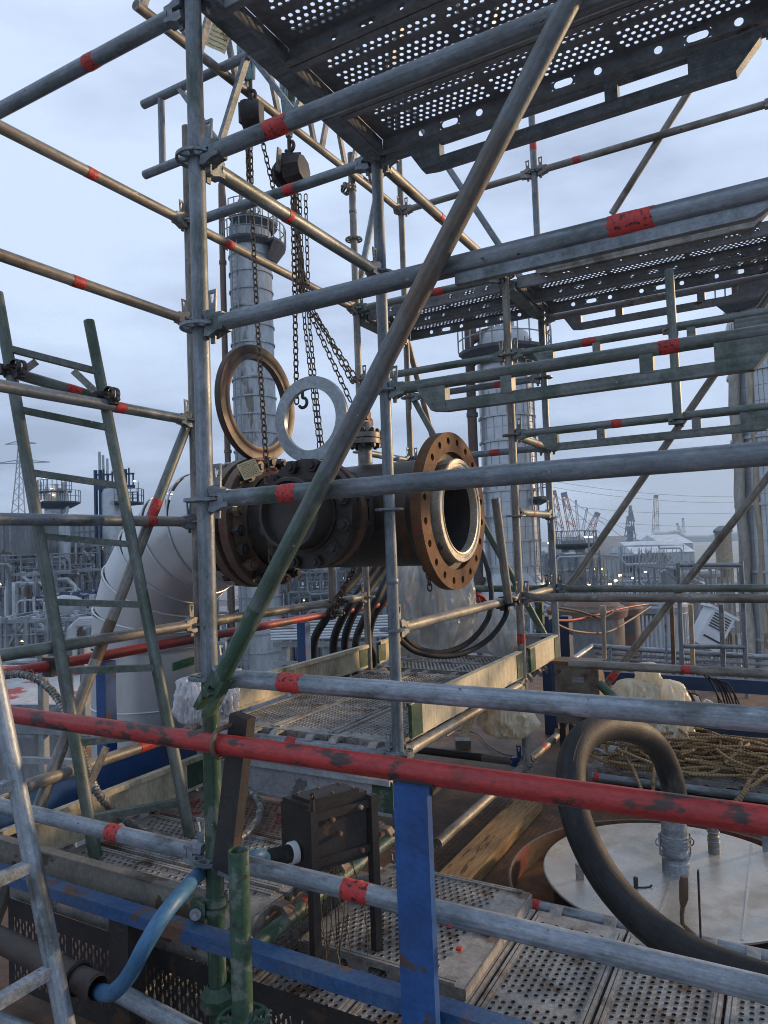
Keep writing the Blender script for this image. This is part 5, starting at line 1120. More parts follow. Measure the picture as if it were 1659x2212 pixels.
def module(x0, x1, ytop, ybot, d, depth, label, seed, nlamps=5, dens=1.0, mframe=STEELB, nx=None, vessels=2, cat='process unit', pipem=None, bw=1.0):
    random.seed(seed)
    xm = (x0+x1)/2; c = xy(xm, d, (ytop+ybot)/2); Wd = (x1-x0)*d/FPX; z1 = P(xm, ytop, d).z; z0 = max(0, P(xm, ybot, d).z)
    t = thing('process_unit', label, cat, Vector((c.x, c.y, 0)))
    c = c-RX*Wd/2
    def q(u_, v_, z_): return c+RX*(u_*Wd)+RY*(v_*depth)+UZ*z_
    nx = nx or max(2, int(Wd/4)); nz = max(2, int((z1-z0)/3.2)); fr = MB()
    for i in range(nx+1):
        for v_ in (0, .5, 1): fr.bar(q(i/nx, v_, 0), q(i/nx, v_, z1-random.uniform(0, .25)*(z1-z0)*(1 if 0 < i < nx else .3)), .24*bw, .24*bw)
    for k in range(nz+1):
        z_ = z0+(z1-z0)*k/nz-.3*random.random()
        for v_ in (0, .5, 1):
            a0 = random.random()*.25 if k == nz else 0; fr.bar(q(a0, v_, z_), q(1, v_, z_), .2*bw, .2*bw)
        for i in range(nx+1): fr.bar(q(i/nx, 0, z_), q(i/nx, 1, z_), .18*bw, .18*bw)
    for _ in range(int(nx*nz*.5)):
        i, k = random.randrange(nx), random.randrange(nz); fr.bar(q(i/nx, 0, z0+(z1-z0)*k/nz), q((i+1)/nx, 0, z0+(z1-z0)*(k+1)/nz), .12*bw, .12*bw)
    for _ in range(int(nz*1.5)):
        z_ = z0+(z1-z0)*random.randrange(nz)/nz; a = random.random()*.6; railing(fr, [q(a+(.12*i), -.02, z_) for i in range(4)], 1.1, .03)
    fr.build('steel_frame', mframe, t, 0)
    pp = MB(); n = int(26*dens)
    for _ in range(n):
        z_ = z0+random.random()*(z1-z0)*.95; v_ = random.uniform(-.08, .9); r_ = random.choice((.06, .08, .12, .18))
        a, b_ = sorted((random.random(), random.random())); b_ = min(1.05, b_+.15); zz = z_+random.choice((-1, 1))*random.uniform(.6, 3.0); zz = max(.2, min(zz, z1))
        pts = [q(a, v_, zz), q(a, v_, z_), q(b_, v_, z_)]
        if random.random() < .6: pts.append(q(b_, v_, max(.2, z_-random.uniform(.5, 4))))
        sm = [pts[0]]
        for i in range(1, len(pts)-1):
            p_, c_, n_ = pts[i-1], pts[i], pts[i+1]; sm += [c_+(p_-c_).normalized()*min(r_*2.5, (p_-c_).length*.4), c_+(n_-c_).normalized()*min(r_*2.5, (n_-c_).length*.4)]
        sm.append(pts[-1]); pp.path(sm, r_, 7)
    pp.build('pipework', pipem or PPIPE, t)
    for _ in range(vessels):
        p_ = q(random.uniform(.1, .9), random.uniform(.1, .8), z0+random.random()*(z1-z0)*.6); r_ = random.uniform(.5, 1.0); L_ = random.uniform(2, 4)
        ax = UZ if random.random() < .5 else RX
        MB().lathe([(0, -.35*r_), (r_*.6, -.25*r_), (r_, 0), (r_, L_), (r_*.6, L_+.25*r_), (0, L_+.35*r_)], p_, ax, 20).build('vessel', ALU, t, 30)
    for _ in range(nlamps):
        lamp(q(random.uniform(.03, .97), random.uniform(-.05, .15), z0+random.uniform(.12, .97)*(z1-z0)), random.uniform(.09, .17)*d/60, LAMPW if random.random() < .7 else LAMPC, t)
    return t
def building(x0, x1, ytop, ybot, d, depth, m, label, cat='building', panels=(0, 0), z0=None, door=False):
    xm = (x0+x1)/2; c = xy(xm, d, (ytop+ybot)/2); Wd = (x1-x0)*d/FPX; z1 = P(xm, ytop, d).z; z0 = max(0, P(xm, ybot, d).z) if z0 is None else z0
    t = thing('plant_building', label, cat, Vector((c.x, c.y, 0)))
    mb = MB(); mb.obox(c+RY*depth/2+UZ*((z0+z1)/2), RX*Wd/2, RY*depth/2, UZ*(z1-z0)/2); mb.build('wall', m, t, 0)
    nx, nz = panels
    if nx:
        ln = MB()
        for i in range(nx+1): u_ = -Wd/2+Wd*i/nx; ln.obox(c+RX*u_-RY*.03+UZ*((z0+z1)/2), RX*.07, RY*.05, UZ*(z1-z0)/2)
        for k in range(nz+1): ln.obox(c-RY*.025+UZ*(z0+(z1-z0)*k/nz), RX*Wd/2, RY*.04, UZ*.07)
        ln.build('panel_frame', STEELB, t, 0)
    rf = MB(); rf.obox(c+RY*depth/2+UZ*(z1+.08), RX*(Wd/2+.12), RY*(depth/2+.12), UZ*.08); rf.build('roof_edge', STEELB, t, 0)
    return t
# --- main columns
t, c, zt = column_tower(548, 45, 1.32, 492, 'tall banded distillation column behind the front pole and the round rings', MATS['grey_cladding'], [6+1.12*k for k in range(29)], ((P(548, 528, 45).z, -3.1, -.7, 1.75, .25), (P(548, 533, 45).z, -.7, 1.2, 2.25, 1.0), (P(548, 486, 45).z, -2.2, 2.4, 1.75, .35)), yref=800, line=(-1.72, .19, BROWN, P(548, 446, 45).z), ladder_side=-2.1)
mb = MB(); railing(mb, [c+RX*math.cos(a)*.7+RY*math.sin(a)*.7+UZ*(zt+.8) for a in [2*math.pi*k/8 for k in range(8)]], 1.1, .03, True)
mb.tube(c-RX*.5+UZ*zt, c-RX*.5+UZ*(zt+2.4), .12, 10); mb.tube(c-RX*.15+UZ*zt, c-RX*.15+UZ*(zt+1.9), .07, 10); mb.tube(c+RX*.3+UZ*zt, c+RX*.3+UZ*(zt+1.5), .09, 10); mb.build('top_nozzle', STEELB, t, 30)
t, c, zt = column_tower(1097, 35, 1.33, 742, 'silver clad column with platform between the two right hand poles', ALU, [1+1.20*k for k in range(20)], ((P(1097, 768, 35).z, -3.0, .35, 2.3, .5), (P(1097, 1085, 35).z, -.9, .9, 1.9, .2)), yref=950, line=(-1.72, .23, RPIPE, P(1097, 716, 35).z), ladder_side=-.9)
pn = MB()
for k in range(20):
    for i in range(9):
        a = -2.9+i*.33+(.16 if k % 2 else 0); dd = RX*math.cos(a)+RY*math.sin(a); pn.bar(c+dd*1.335+UZ*(1.05+1.2*k), c+dd*1.335+UZ*(2.2+1.2*k), .02, .02)
    pn.lathe([(1.331, -.008), (1.337, -.008), (1.337, .008), (1.331, .008)], c+UZ*(1.65+1.2*k), UZ, 40)
pn.build('panel_joint', STEELB, t, 0)
mb = MB()
for k, (ox, hh, r_) in enumerate(((-.6, 2.3, .16), (-.25, 2.6, .13), (.1, 1.8, .17), (.45, 1.5, .12))): mb.tube(c+RX*ox+UZ*zt, c+RX*ox+UZ*(zt+hh), r_, 12); mb.lathe([(r_, hh-.15), (r_*1.7, hh-.15), (r_*1.7, hh), (0, hh)], c+RX*ox+UZ*zt, UZ, 12)
mb.build('relief_pipes', PPIPE, t, 30)
mb = MB(); mb.lathe([(1.8, 0), (1.8, zt-12.2), (1.33, zt-11.2)], c, UZ, 40); mb.build('lower_shell', ALU, t, 30)
mb = MB()
for z_ in (7.5, 10.2, 12.8): mb.lathe([(.0, 0), (.45, 0), (.45, .9), (.6, .9), (.6, 1.05), (0, 1.05)], c+RX*1.2-RY*1.1+UZ*z_, (RX*.8-RY*.6), 20)
mb.build('side_nozzle', STEELB, t, 30)
TANB = mat('tan_grey_casing', (.33, .315, .29), (.25, .24, .22), (.10, .06, .04), .25, (.08, .06, .05), .35, .9, .6, .1, 0, soft=.1)
t, c, zt = column_tower(1700, 26, 1.62, 690, 'huge clad column cut off by the right edge with a rusty line on its flank', ALU, [2+2.4*k for k in range(11)], ((P(1690, 650, 26).z, -3.1, 0, 2.15, .35),), yref=1150, line=None)
pn = MB()
for k in range(44):
    pn.lathe([(1.621, -.006), (1.628, -.006), (1.628, .006), (1.621, .006)], c+UZ*(1+.55*k), UZ, 48)
for i in range(30):
    a = -3.2+i*.105; dd = RX*math.cos(a)+RY*math.sin(a); pn.bar(c+dd*1.624+UZ*1, c+dd*1.624+UZ*zt, .012, .012)
pn.build('panel_joint', STEELB, t, 0)
pts = [c-RX*1.78-RY*.35+UZ*z_+RX*(.05*math.sin(z_*1.9)) for z_ in [i*.8 for i in range(int(zt/.8))]]
MB().path(pts, .19, 18).build('rusty_line', TANB, t); MB().path([p_+RX*.36-RY*.45 for p_ in pts], .10, 14).build('cream_line', CREAM, t)
mb = MB()
for ox in (-1.5, -1.0, -.5, .1): mb.tube(c+RX*ox-RY*.3+UZ*(zt-1), c+RX*ox-RY*.3+UZ*(zt+2.6), .13, 12)
mb.build('relief_pipes', RPIPE, t)
# --- left plant
column_tower(122, 70, 1.02, 1092, 'pale column with a lit top platform seen through the ladder', ALU, [4+3*k for k in range(6)], ((P(122, 1088, 70).z, -3.1, .25, 2.3, .5), (P(122, 1065, 70).z, -2.9, 0, 1.6, 0)), yref=1200)
t = [o for o in sc.objects if str(o.get('label', '')).startswith('pale column with a lit')][0]; c = Vector((t.location.x, t.location.y, 0)); zt = P(122, 1092, 70).z
mb = MB(); random.seed(2)
for k in range(9): mb.tube(c+RX*(-1.2+.3*k)-RY*.5+UZ*(zt-.2), c+RX*(-1.2+.3*k)-RY*.5+UZ*(zt+random.uniform(.8, 2.4)), random.choice((.1, .16, .22)), 10)
mb.path(spline([c+RX*1.3-RY*.6+UZ*(zt+1.5), c+RX*1.35-RY*.6+UZ*(zt-.5), c+RX*.9-RY*1.1+UZ*(zt-1.4), c+RX*.1-RY*1.25+UZ*(zt-2.2), c+RX*.1-RY*1.25+UZ*4], 6), .2, 12); mb.build('top_pipework', PPIPE, t)
for (ox, oz) in ((-.6, 2.7), (.05, 1.6), (-1.0, .4), (.2, 1.0)): lamp(c+RX*ox-RY*.9+UZ*(zt+oz), .16, LAMPW, t)
MB().tube(c-RX*.9+UZ*zt, c-RX*.9+UZ*(zt+2.7), .035, 8).build('lamp_post', STEELB, t)
t, c, zt = column_tower(248, 60, 1.0, 1066, 'slim silver column beside dark blue steelwork behind the ladder', ALU, [3+2.5*k for k in range(7)], ((P(248, 1090, 60).z, -1.2, .5, 2.4, .1),), yref=1180)
mb = MB()
for ox in (-1.35, -.95): mb.bar(c+RX*ox-RY*.4+UZ*0, c+RX*ox-RY*.4+UZ*(zt+2.0), .22, .22)
mb.bar(c-RX*1.4-RY*.4+UZ*(zt+.5), c+RX*1.9-RY*.4+UZ*(zt+.5), .3, .3); mb.bar(c-RX*1.4-RY*.4+UZ*(zt+1.6), c+RX*1.9-RY*.4+UZ*(zt+1.6), .14, .14)
for k in range(10): mb.bar(c+RX*(-1.35+.35*k)-RY*.4+UZ*(zt+.5), c+RX*(-1.35+.35*k)-RY*.4+UZ*(zt+1.6+.25*(k % 3)), .1, .1)
mb.bar(c+RX*1.15-RY*.4+UZ*(zt-3), c+RX*1.15-RY*.4+UZ*(zt+2.0), .2, .2); railing(mb, [c+RX*(1.1+.4*k)-RY*.9+UZ*(zt-1.0) for k in range(4)], 1.0, .05); mb.bar(c-RX*1.6-RY*.5+UZ*7.4, c-RX*.2-RY*.5+UZ*7.4, .5, .3)
mb.build('blue_steelwork', BPLANT, t, 0)
mb = MB()
for k, ox in enumerate((-1.15, -.85, -.5)): mb.tube(c+RX*ox+UZ*(zt+.5), c+RX*ox+UZ*(zt+3.6-.3*k), .11, 10)
mb.build('vent_stacks', PPIPE, t); MB().tube(c+RX*2.25-RY*.5+UZ*(zt-1), c+RX*2.25-RY*.5+UZ*(zt+.9), .035, 8).build('lamp_post', STEELB, t); lamp(c+RX*1.95-RY*.5+UZ*(zt+.95), .17, LAMPC, t)
column_tower(44, 48, .95, 1275, 'squat insulated vessel low at the left edge behind the ladder', ALU, [9.6, 11, 12.4], (), yref=1330)
building(-40, 24, 1128, 1420, 52, 8, CLADD, 'dark panelled building at the left edge', panels=(4, 9), z0=0)
building(44, 70, 1128, 1184, 62, 6, CLADD, 'small panelled box room high between two pipes at the left', panels=(2, 4))
building(146, 218, 1134, 1176, 66, 8, CLAD, 'grey panelled building band above the lit steelwork', panels=(6, 3))
column_tower(141, 56, .42, 1128, 'thin grey stack close beside the pale column', CLAD, (), (), yref=1250)
building(22, 110, 1180, 1262, 64, 10, BLACK, 'black block painted as the shaded bay under the panelled box room', z0=0)  # solid box coloured black in place of the bay's shade
module(128, 232, 1172, 1430, 58, 10, 'lit steelwork and piping between the two left columns', 41, 10, 1.6, nx=6)
module(20, 120, 1235, 1440, 46, 8, 'piping unit with small lamps low behind the ladder', 43, 5, 1.3, nx=5)
module(-30, 240, 1330, 1460, 32, 5, 'low pipe rack at the left in front of the plant', 47, 1, 1.5, nx=6, vessels=1)
module(600, 850, 1200, 1420, 52, 10, 'dark lit steelwork beneath the pipe spool', 53, 9, 1.8, nx=8)
module(470, 640, 1330, 1480, 50, 8, 'blue grey pipework at the foot of the banded column', 59, 1, 1.2, nx=5, mframe=BPLANT)
module(230, 470, 1180, 1440, 75, 12, 'far steelwork mostly hidden behind the silver elbow', 61, 4, 1.2, nx=8)
module(-20, 130, 1195, 1330, 50, 7, 'dense piping with railings at the left edge', 101, 4, 2.4, nx=9, vessels=2, bw=.45, pipem=STEELB)
module(60, 260, 1285, 1400, 40, 6, 'blue railed pipe gallery behind the ladder foot', 103, 3, 2.2, nx=10, vessels=1, bw=.4, mframe=BPLANT)
module(600, 880, 1215, 1330, 44, 6, 'fine dark pipework right behind the hanging hoses', 107, 7, 2.4, nx=12, vessels=1, bw=.4, pipem=STEELB)
module(1185, 1300, 1190, 1400, 38, 6, 'pipework with vessels right of the silver column', 109, 3, 1.8, nx=7, vessels=2, bw=.45)
# pale pipe bundle on its rack behind the far red rail
t = thing('pipe_rack', 'row of pale pipes on a grey rack behind the hanging hoses', 'pipe rack', xy(720, 20, 1400))
for k in range(8):
    y_ = 1340+6.0*k; a, b_ = P(585, y_, 21-.12*k), P(900, y_+1, 21-.12*k); b_.z = a.z
    MB().tube(a, b_, .04, 10).build('pipe', PPIPE, t)
mb = MB()
for x_ in (617, 704, 790, 870): mb.bar(P(x_, 1392, 20.5), Vector((P(x_, 1392, 20.5).x, P(x_, 1392, 20.5).y, 3)), .16, .16)
mb.bar(P(590, 1392, 20.4), P(900, 1392, 20.4), .14, .14); mb.bar(P(590, 1432, 20.4), P(900, 1432, 20.4), .10, .10); mb.build('rack_frame', STEELB, t, 0)
t = thing('pipe_rack', 'bent white pipes low between ladder and elbow', 'pipe rack', xy(190, 17, 1400))
for k in range(4):
    a = P(150+k*4, 1410-4*k, 17); mb = MB(); mb.path(spline([a-UZ*.5, a+UZ*.45, a+UZ*.62+RX*.12, a+UZ*.66+RX*.35, a+UZ*.68+RX*2.4], 6), .06, 10); mb.build('pipe', PPIPE, t)
# red patched roof and dark pit in the lower left
rf = thing('low_roof', 'low roof with faded red paint patches down behind the ladder', 'roof', xy(110, 9.5, 1480))
q0 = onH(-60, 1425, -2.5); q1 = onH(215, 1415, -2.5)
mb = MB(); mb.prism([onH(-160, 1436, -2.9), onH(330, 1436, -2.9), onH(330, 1530, -2.9), onH(-160, 1530, -2.9)], UZ*-.12); mb.build('roof_sheet', REDW, rf, 0)
mb = MB(); a, b_ = onH(-160, 1530, -2.9), onH(330, 1530, -2.9); mb.bar(a, b_, .10, .14); mb.bar(a-UZ*.5, b_-UZ*.5, .05, .05); mb.build('eave_pipe', GALB, rf, 0)
mb = MB(); a, b_ = onH(-160, 1526, -3.1), onH(330, 1526, -3.1); a.z = b_.z = Z0-3.1; mb.add([a, b_, Vector((b_.x, b_.y, 4)), Vector((a.x, a.y, 4))], [(0, 1, 2, 3)])
mb.build('dark_opening_sheet', CLADD, rf, 0)  # plain dark sheet drawn across the dark opening under the roof
mb = MB()
for x_ in (95, 150, 187): p_ = P(x_, 1600, 9.0); mb.bar(p_+UZ*1.2, p_-UZ*2, .09, .09)
mb.bar(P(20, 1570, 9.0), P(260, 1580, 9.0), .12, .12); mb.bar(P(20, 1640, 8.6), P(260, 1650, 8.6), .07, .07); mb.build('steel_frame', STEELB, rf, 0)
# --- right side, near: railings, tanks, pipes
t = thing('pipe_run', 'long silver handrail pipes crossing in front of the tank yard', 'pipe', P(1440, 1410, 7.5))
for (p_, q_, r_) in (((1238, 1424, 7.0), (1279, 1396, 7.4), .028), ((1279, 1396, 7.4), (1720, 1424, 7.0), .028), ((1286, 1410, 7.4), (1720, 1440, 7.0), .018), ((1290, 1420, 7.4), (1720, 1452, 7.0), .012), ((1295, 1438, 7.5), (1720, 1470, 7.1), .012)):
    MB().tube(P(*p_), P(*q_), r_, 12).build('rail', GALL, t)
for x_ in (1318, 1385, 1470, 1560): MB().tube(P(x_, 1402, 7.3), P(x_, 1500, 7.3), .016, 10).build('post', GALL, t)
t = thing('access_ladder', 'upright grey ladder frame with rungs in front of the right column', 'ladder', P(1535, 1500, 6.5))
for (p_, q_) in (((1465, 1216, 6.5), (1476, 1500, 6.5)), ((1601, 1212, 6.5), (1615, 1520, 6.5)), ((1468, 1221, 6.5), (1602, 1220, 6.5)), ((1477, 1396, 6.5), (1608, 1398, 6.5))): MB().tube(P(*p_), P(*q_), .020, 12).build('tube', GALB, t)
for (x_, w_, mm, lab) in ((1440, .022, GALL, 'thin bright upright left of the rusty post'), (1455, .05, BROWN, 'rusty upright post behind the long brace'), (1496, .055, CREAM, 'ochre upright post right of the rusty post'), (1562, .06, GALB, 'grey upright post within the ladder frame')):
    a, b_ = P(x_-4, 1305, 6.8), P(x_+5, 1560, 6.8); mb = MB(); mb.bar(a, b_, w_, w_*.7); tag(mb.build('post', mm, None, 20), lab, 'post')
t = thing('stand_pipe', 'yellow tan stand pipe with a valve head above the pale tube', 'stand pipe', P(1306, 1420, 6.0))
MB().tube(P(1306, 1423, 6.0), P(1303, 1330, 6.0), .018, 12).build('pipe', CREAM, t); mb = MB(); mb.path([P(1303, 1332, 6.0), P(1302, 1320, 6.0), P(1302, 1308, 6.0)], .03, 12, True, [.02, .034, .022]); mb.build('valve_head', CREAM, t)
for k, (pp, mm, lab) in enumerate((([(1205, 1340, 5.2), (1240, 1339, 5.6), (1290, 1328, 6.2), (1350, 1313, 7), (1400, 1305, 7.5)], REDH, 'upper red hose sagging from the right pole'), ([(1205, 1350, 5.2), (1245, 1364, 5.6), (1310, 1366, 6.2), (1360, 1340, 7), (1405, 1310, 7.5)], BROWN, 'lower dark hose sagging from the right pole'), ([(1205, 1312, 5.2), (1250, 1320, 5.6), (1300, 1334, 6.2), (1330, 1318, 6.6)], RUB, 'black cable sagging between pole and stand pipe'))):
    tag(MB().path(spline([P(*q) for q in pp], 6), .0095, 10).build('hose', mm, None), lab, 'hose')
t = thing('edge_beam', 'dark blue beam across the back behind the cream bundle', 'steel beam', P(1480, 1470, 5.6))
mb = MB(); a, b_ = P(1290, 1462, 5.7), P(1760, 1470, 5.2); b_.z = a.z-.06; mb.bar(a, b_, .06, .10); mb.build('beam', BPLANT, t, 20)
t = thing('edge_beam', 'blue kerb beam behind the tangled rope', 'steel beam', P(1480, 1590, 5.2))
mb = MB(); a, b_ = onH(1180, 1560, -1.55), onH(1760, 1608, -1.55); mb.bar(a, b_, .05, .12); mb.build('beam', BPLANT, t, 20)
for x_, lab in ((1222, 'blue upright behind the steel box'), (1180, 'dark blue upright between the two right poles')):
    a = P(x_, 1330, 5.6); mb = MB(); mb.bar(a, Vector((a.x, a.y, Z0+FL)), .11, .07); tag(mb.build('post', BPLANT, None, 20), lab, 'post')
a = P(1165, 1300, 5.2); mb = MB(); mb.bar(a, Vector((a.x, a.y, Z0-1.0)), .05, .05); tag(mb.build('post', GRN, None, 20), 'green upright behind the red taped pole', 'post')
# tanks and bins in the yard
def tank(x, d, r, ytop, label, m, lid=BROWN, corr=False):
    c = xy(x, d, 1350); zt = P(x, ytop, d).z; t = thing('storage_tank', label, 'tank', c.copy())
    MB().lathe([(r, 0), (r, zt)], c, UZ, 48).build('shell', m, t, 30); MB().lathe([(r+.06, zt-.25), (r+.1, zt-.1), (r*.6, zt+.15), (0, zt+.22)], c, UZ, 48).build('roof', lid, t, 30)
    if corr:
        mb = MB()
        for k in range(48): a = 2*math.pi*k/48; dd = Vector((math.cos(a), math.sin(a), 0)); mb.bar(c+dd*(r+.01), c+dd*(r+.01)+UZ*(zt-.3), .04, .05)
        mb.build('ribs', m, t, 0)
    return t
TANKM = mat('stained_tank_steel', (.20, .21, .22), (.14, .145, .15), (.09, .055, .035), .36, (.07, .055, .045), .45, 2.5, .35, .55, 0, stretch=(1, 1, .3), soft=.12)
tank(1282, 15, .62, 1306, 'stained silver tank behind the stand pipe', TANKM)
tank(1232, 16, .42, 1306, 'rust streaked tank right of the taped pole', BROWN)
tank(1345, 17, .40, 1304, 'dark rusty tank next to the silver tank', RPIPE)
tank(1418, 20, .82, 1300, 'grey ribbed bin behind the long brace', CLAD, STEELB, True)
t = thing('white_machine', 'white slatted machine leaning in the yard inside the ladder frame', 'machine', P(1535, 1360, 16))
c = P(1535, 1360, 16); ax = (UZ*.85+RX*.5).normalized(); s_ = ax.cross(RY).normalized()
mb = MB(); mb.obox(c, ax*.42, s_*.27, RY*.25); mb.build('body', WHITEB, t, 20)
mb = MB()
for k in range(6): mb.obox(c+ax*(.05+.06*k)-RY*.26, ax*.012, s_*.2, RY*.012)
mb.obox(c-ax*.2-RY*.255, ax*.02, s_*.2, RY*.008); mb.build('slats', BLACK, t, 20)
mb = MB(); mb.obox(c+ax*.45, ax*.03, s_*.34, RY*.28); mb.build('head_plate', WHITEB, t, 20)
# --- yard and harbour
t = thing('shade_block', 'unseen tall block added beyond the right edge to shade the left plant', 'building', Vector((57, 155, 0)))  # added out of frame to keep the low sun off the left plant
_s = Vector((math.cos(SUN_AZ), math.sin(SUN_AZ), 0)); _p = Vector((-_s.y, _s.x, 0)); _c = _s*150+_p*64
MB().obox(_c+UZ*31, _p*40, _s*12, UZ*31).build('wall', CLAD, t, 0); MB().obox(_c+UZ*62.4, _p*40.6, _s*12.6, UZ*.35).build('roof', STEELB, t, 0)
for k in (-1, 0, 1): MB().lathe([(2.2, 0), (1.8, 20), (1.5, 20)], _c+_p*(22*k)+UZ*62.8, UZ, 24).build('shade_block_stack', CLAD, t, 30)
module(1195, 1345, 1206, 1310, 48, 8, 'scaffold cage with lamps in the yard behind the long brace', 71, 3, .25, mframe=CREAM, nx=14, vessels=0, cat='scaffold cage', bw=.22)
module(1384, 1480, 1178, 1310, 66, 8, 'tall thin scaffold cage right of the ribbed bin', 73, 1, .2, mframe=PPIPE, nx=12, vessels=0, cat='scaffold cage', bw=.24)
module(1290, 1400, 1252, 1330, 56, 9, 'low scaffold with pipes around the yard lamps', 83, 1, .6, mframe=PPIPE, nx=12, vessels=0, cat='scaffold cage', bw=.24)
module(1470, 1600, 1225, 1450, 34, 6, 'scaffolded unit with pipes left of the huge right column', 79, 2, 1.3, mframe=STEELB, nx=11, vessels=2, bw=.4)
module(1180, 1420, 1322, 1430, 26, 6, 'pipe galleries low behind the tanks', 89, 2, 1.6, mframe=STEELB, nx=9, vessels=0, bw=.5)
building(1341, 1392, 1203, 1256, 75, 6, CLAD, 'grey corrugated wall in the yard between the scaffold cages', panels=(16, 1))
t = tank(1573, 46, .5, 1142, 'tan grey vertical vessel left of the huge right column', CREAM, STEELB); column_tower(1240, 62, 1.0, 1176, 'short lit column with lamps under the red lattice cranes', CLADD, (), ((P(1240, 1178, 62).z, -3.1, 3.1, 2.0, .3),), yref=1220)
t = thing('lamp_mast', 'pair of bright flood lamps near the short dark column', 'lamp', xy(1271, 60, 1160))
c = xy(1271, 60, 1160); MB().tube(c, c+UZ*P(1271, 1162, 60).z, .08, 8).build('mast', STEELB, t)
for x_ in (1266, 1277): lamp(P(x_, 1160, 60), .19, LAMPC, t)
random.seed(19)
for (x_, y_, d_) in ((1330, 1254, 46), (1339, 1243, 46), (1368, 1248, 46), (1394, 1235, 60), (1318, 1262, 46), (1186, 1173, 45)):
    p_ = P(x_, y_, d_); t = thing('yard_lamp', 'small bright lamp on a thin post above the yard scaffolds', 'lamp', Vector((p_.x, p_.y, 0)), 'lamps of the scaffold yard')
    lamp(p_, .15, LAMPW if x_ < 1345 else LAMPC, t); mb = MB(); mb.bar(Vector((p_.x, p_.y, 0))+RY*.12, p_+RY*.12, .07, .07); mb.build('post', STEELB, t, 0)
def crane(x0, y0, x1, y1, d, w_, m1, m2, label, base=True):
    a, b_ = P(x0, y0, d), P(x1, y1, d); t = thing('lattice_crane', label, 'crane', Vector((a.x, a.y, 0))); ax = (b_-a).normalized(); L_ = (b_-a).length; s_ = ax.cross(RY).normalized(); n = max(6, int(L_/(w_*1.1)))
    for seg, mm in enumerate((m1, m2, m1, m2, m1)):
        mb = MB(); i0, i1 = int(n*seg/5), int(n*(seg+1)/5)
        for i in range(i0, i1):
            p_, q_ = a+ax*(L_*i/n), a+ax*(L_*(i+1)/n); f0, f1 = w_*(1-.45*i/n), w_*(1-.45*(i+1)/n)
            for s1 in (-1, 1):
                for s2 in (-1, 1): mb.bar(p_+s_*f0*.5*s1+RY*f0*.5*s2, q_+s_*f1*.5*s1+RY*f1*.5*s2, w_*.11, w_*.11)
            for s2 in (-1, 1):
                k = 1 if i % 2 else -1; mb.bar(p_+s_*f0*.5*k+RY*f0*.5*s2, q_-s_*f1*.5*k+RY*f1*.5*s2, w_*.07, w_*.07)
        mb.build('boom_section', mm, t, 0)
    mb = MB(); mb.obox(b_+ax*w_*.1, ax*w_*.3, s_*w_*.33, RY*w_*.3); mb.build('boom_head', CRG, t, 0)
    if base:
        mb = MB(); g_ = Vector((a.x, a.y, 0)); h_ = a.z; mb.obox(g_+UZ*(h_*.5)+RX*w_*1.5, RX*w_*3, RY*w_*2, UZ*max(1, h_*.5)); mb.build('machine_house', m1, t, 0)
        mb = MB(); mb.bar(b_, g_+UZ*h_+RX*w_*7, w_*.05, w_*.05); mb.build('pendant_rope', CRG, t, 0)
    return t
crane(1243, 1176, 1219, 1070, 330, 3.6, CRR, CRW, 'red and white lattice boom leaning left, the second from the pole')
crane(1216, 1182, 1196, 1066, 330, 3.4, CRR, CRW, 'red and white lattice boom half hidden by the thin right pole')
crane(1270, 1160, 1289, 1113, 300, 3.0, CRW, CRR, 'short pale lattice boom leaning right beside the red cranes')
t = crane(1361, 1165, 1361, 1122, 380, 4.5, CRG, CRG, 'grey harbour crane standing alone right of the long brace', False)
mb = MB(); a = P(1361, 1125, 380); mb.bar(a, P(1362, 1092, 380), 1.6, 1.6); mb.bar(P(1362, 1092, 380), P(1370, 1128, 380), 1.0, 1.0); mb.obox(P(1361, 1142, 380), RX*1.6, RY*1.5, UZ*1.3); mb.bar(P(1355, 1165, 380)-UZ*30, P(1358, 1140, 380), 1.6, 1.6); mb.bar(P(1367, 1165, 380)-UZ*30, P(1364, 1140, 380), 1.6, 1.6); mb.build('jib', CRG, t, 0)
crane(1416, 1160, 1417, 1074, 420, 3.2, CRW, CRG, 'tall pale lattice mast above the long white shed', False)
for i, (x0, y0, x1, y1) in enumerate(((1250, 1150, 1244, 1082), (1258, 1150, 1268, 1100), (1470, 1153, 1463, 1132), (1477, 1152, 1475, 1121))):
    crane(x0, y0, x1, y1, 520, 1.8, CRG, CRG, ('thin grey mast behind the second red boom', 'thin grey jib right of the second red boom', 'tiny leaning jib at the horizon near the right column', 'tiny upright mast at the horizon near the right column')[i], False)
# sheds
def shed(x0, x1, ytop, ybot, d, depth, m, label, rm=WHITEB, cat='shed'):
    xm = (x0+x1)/2; c = xy(xm, d, ybot); Wd = (x1-x0)*d/FPX; z1 = P(xm, ytop, d).z; t = thing('harbour_shed', label, cat, Vector((c.x, c.y, 0)))
    z1 = max(z1, 2.0); ze = z1*.72
    mb = MB(); mb.obox(c+RY*depth/2+UZ*ze/2, RX*Wd/2, RY*depth/2, UZ*ze/2); mb.build('wall', m, t, 0)
    mb = MB(); mb.prism([c-RX*(Wd/2+.4)-RY*.4+UZ*ze, c-RX*(Wd/2+.4)+RY*depth/2+UZ*z1, c-RX*(Wd/2+.4)+RY*(depth+.4)+UZ*ze], RX*(Wd+.8)); mb.build('roof', rm, t, 0)
    mb = MB()
    for i in range(9): mb.obox(c+RX*(Wd*(-.45+.9*i/8))-RY*.05+UZ*ze*.4, RX*Wd*.03, RY*.06, UZ*ze*.3)
    mb.build('bay_doors', CLADD, t, 0); return t
shed(1372, 1500, 1168, 1194, 260, 30, CLAD, 'long shed with pale pitched roof below the tall mast')
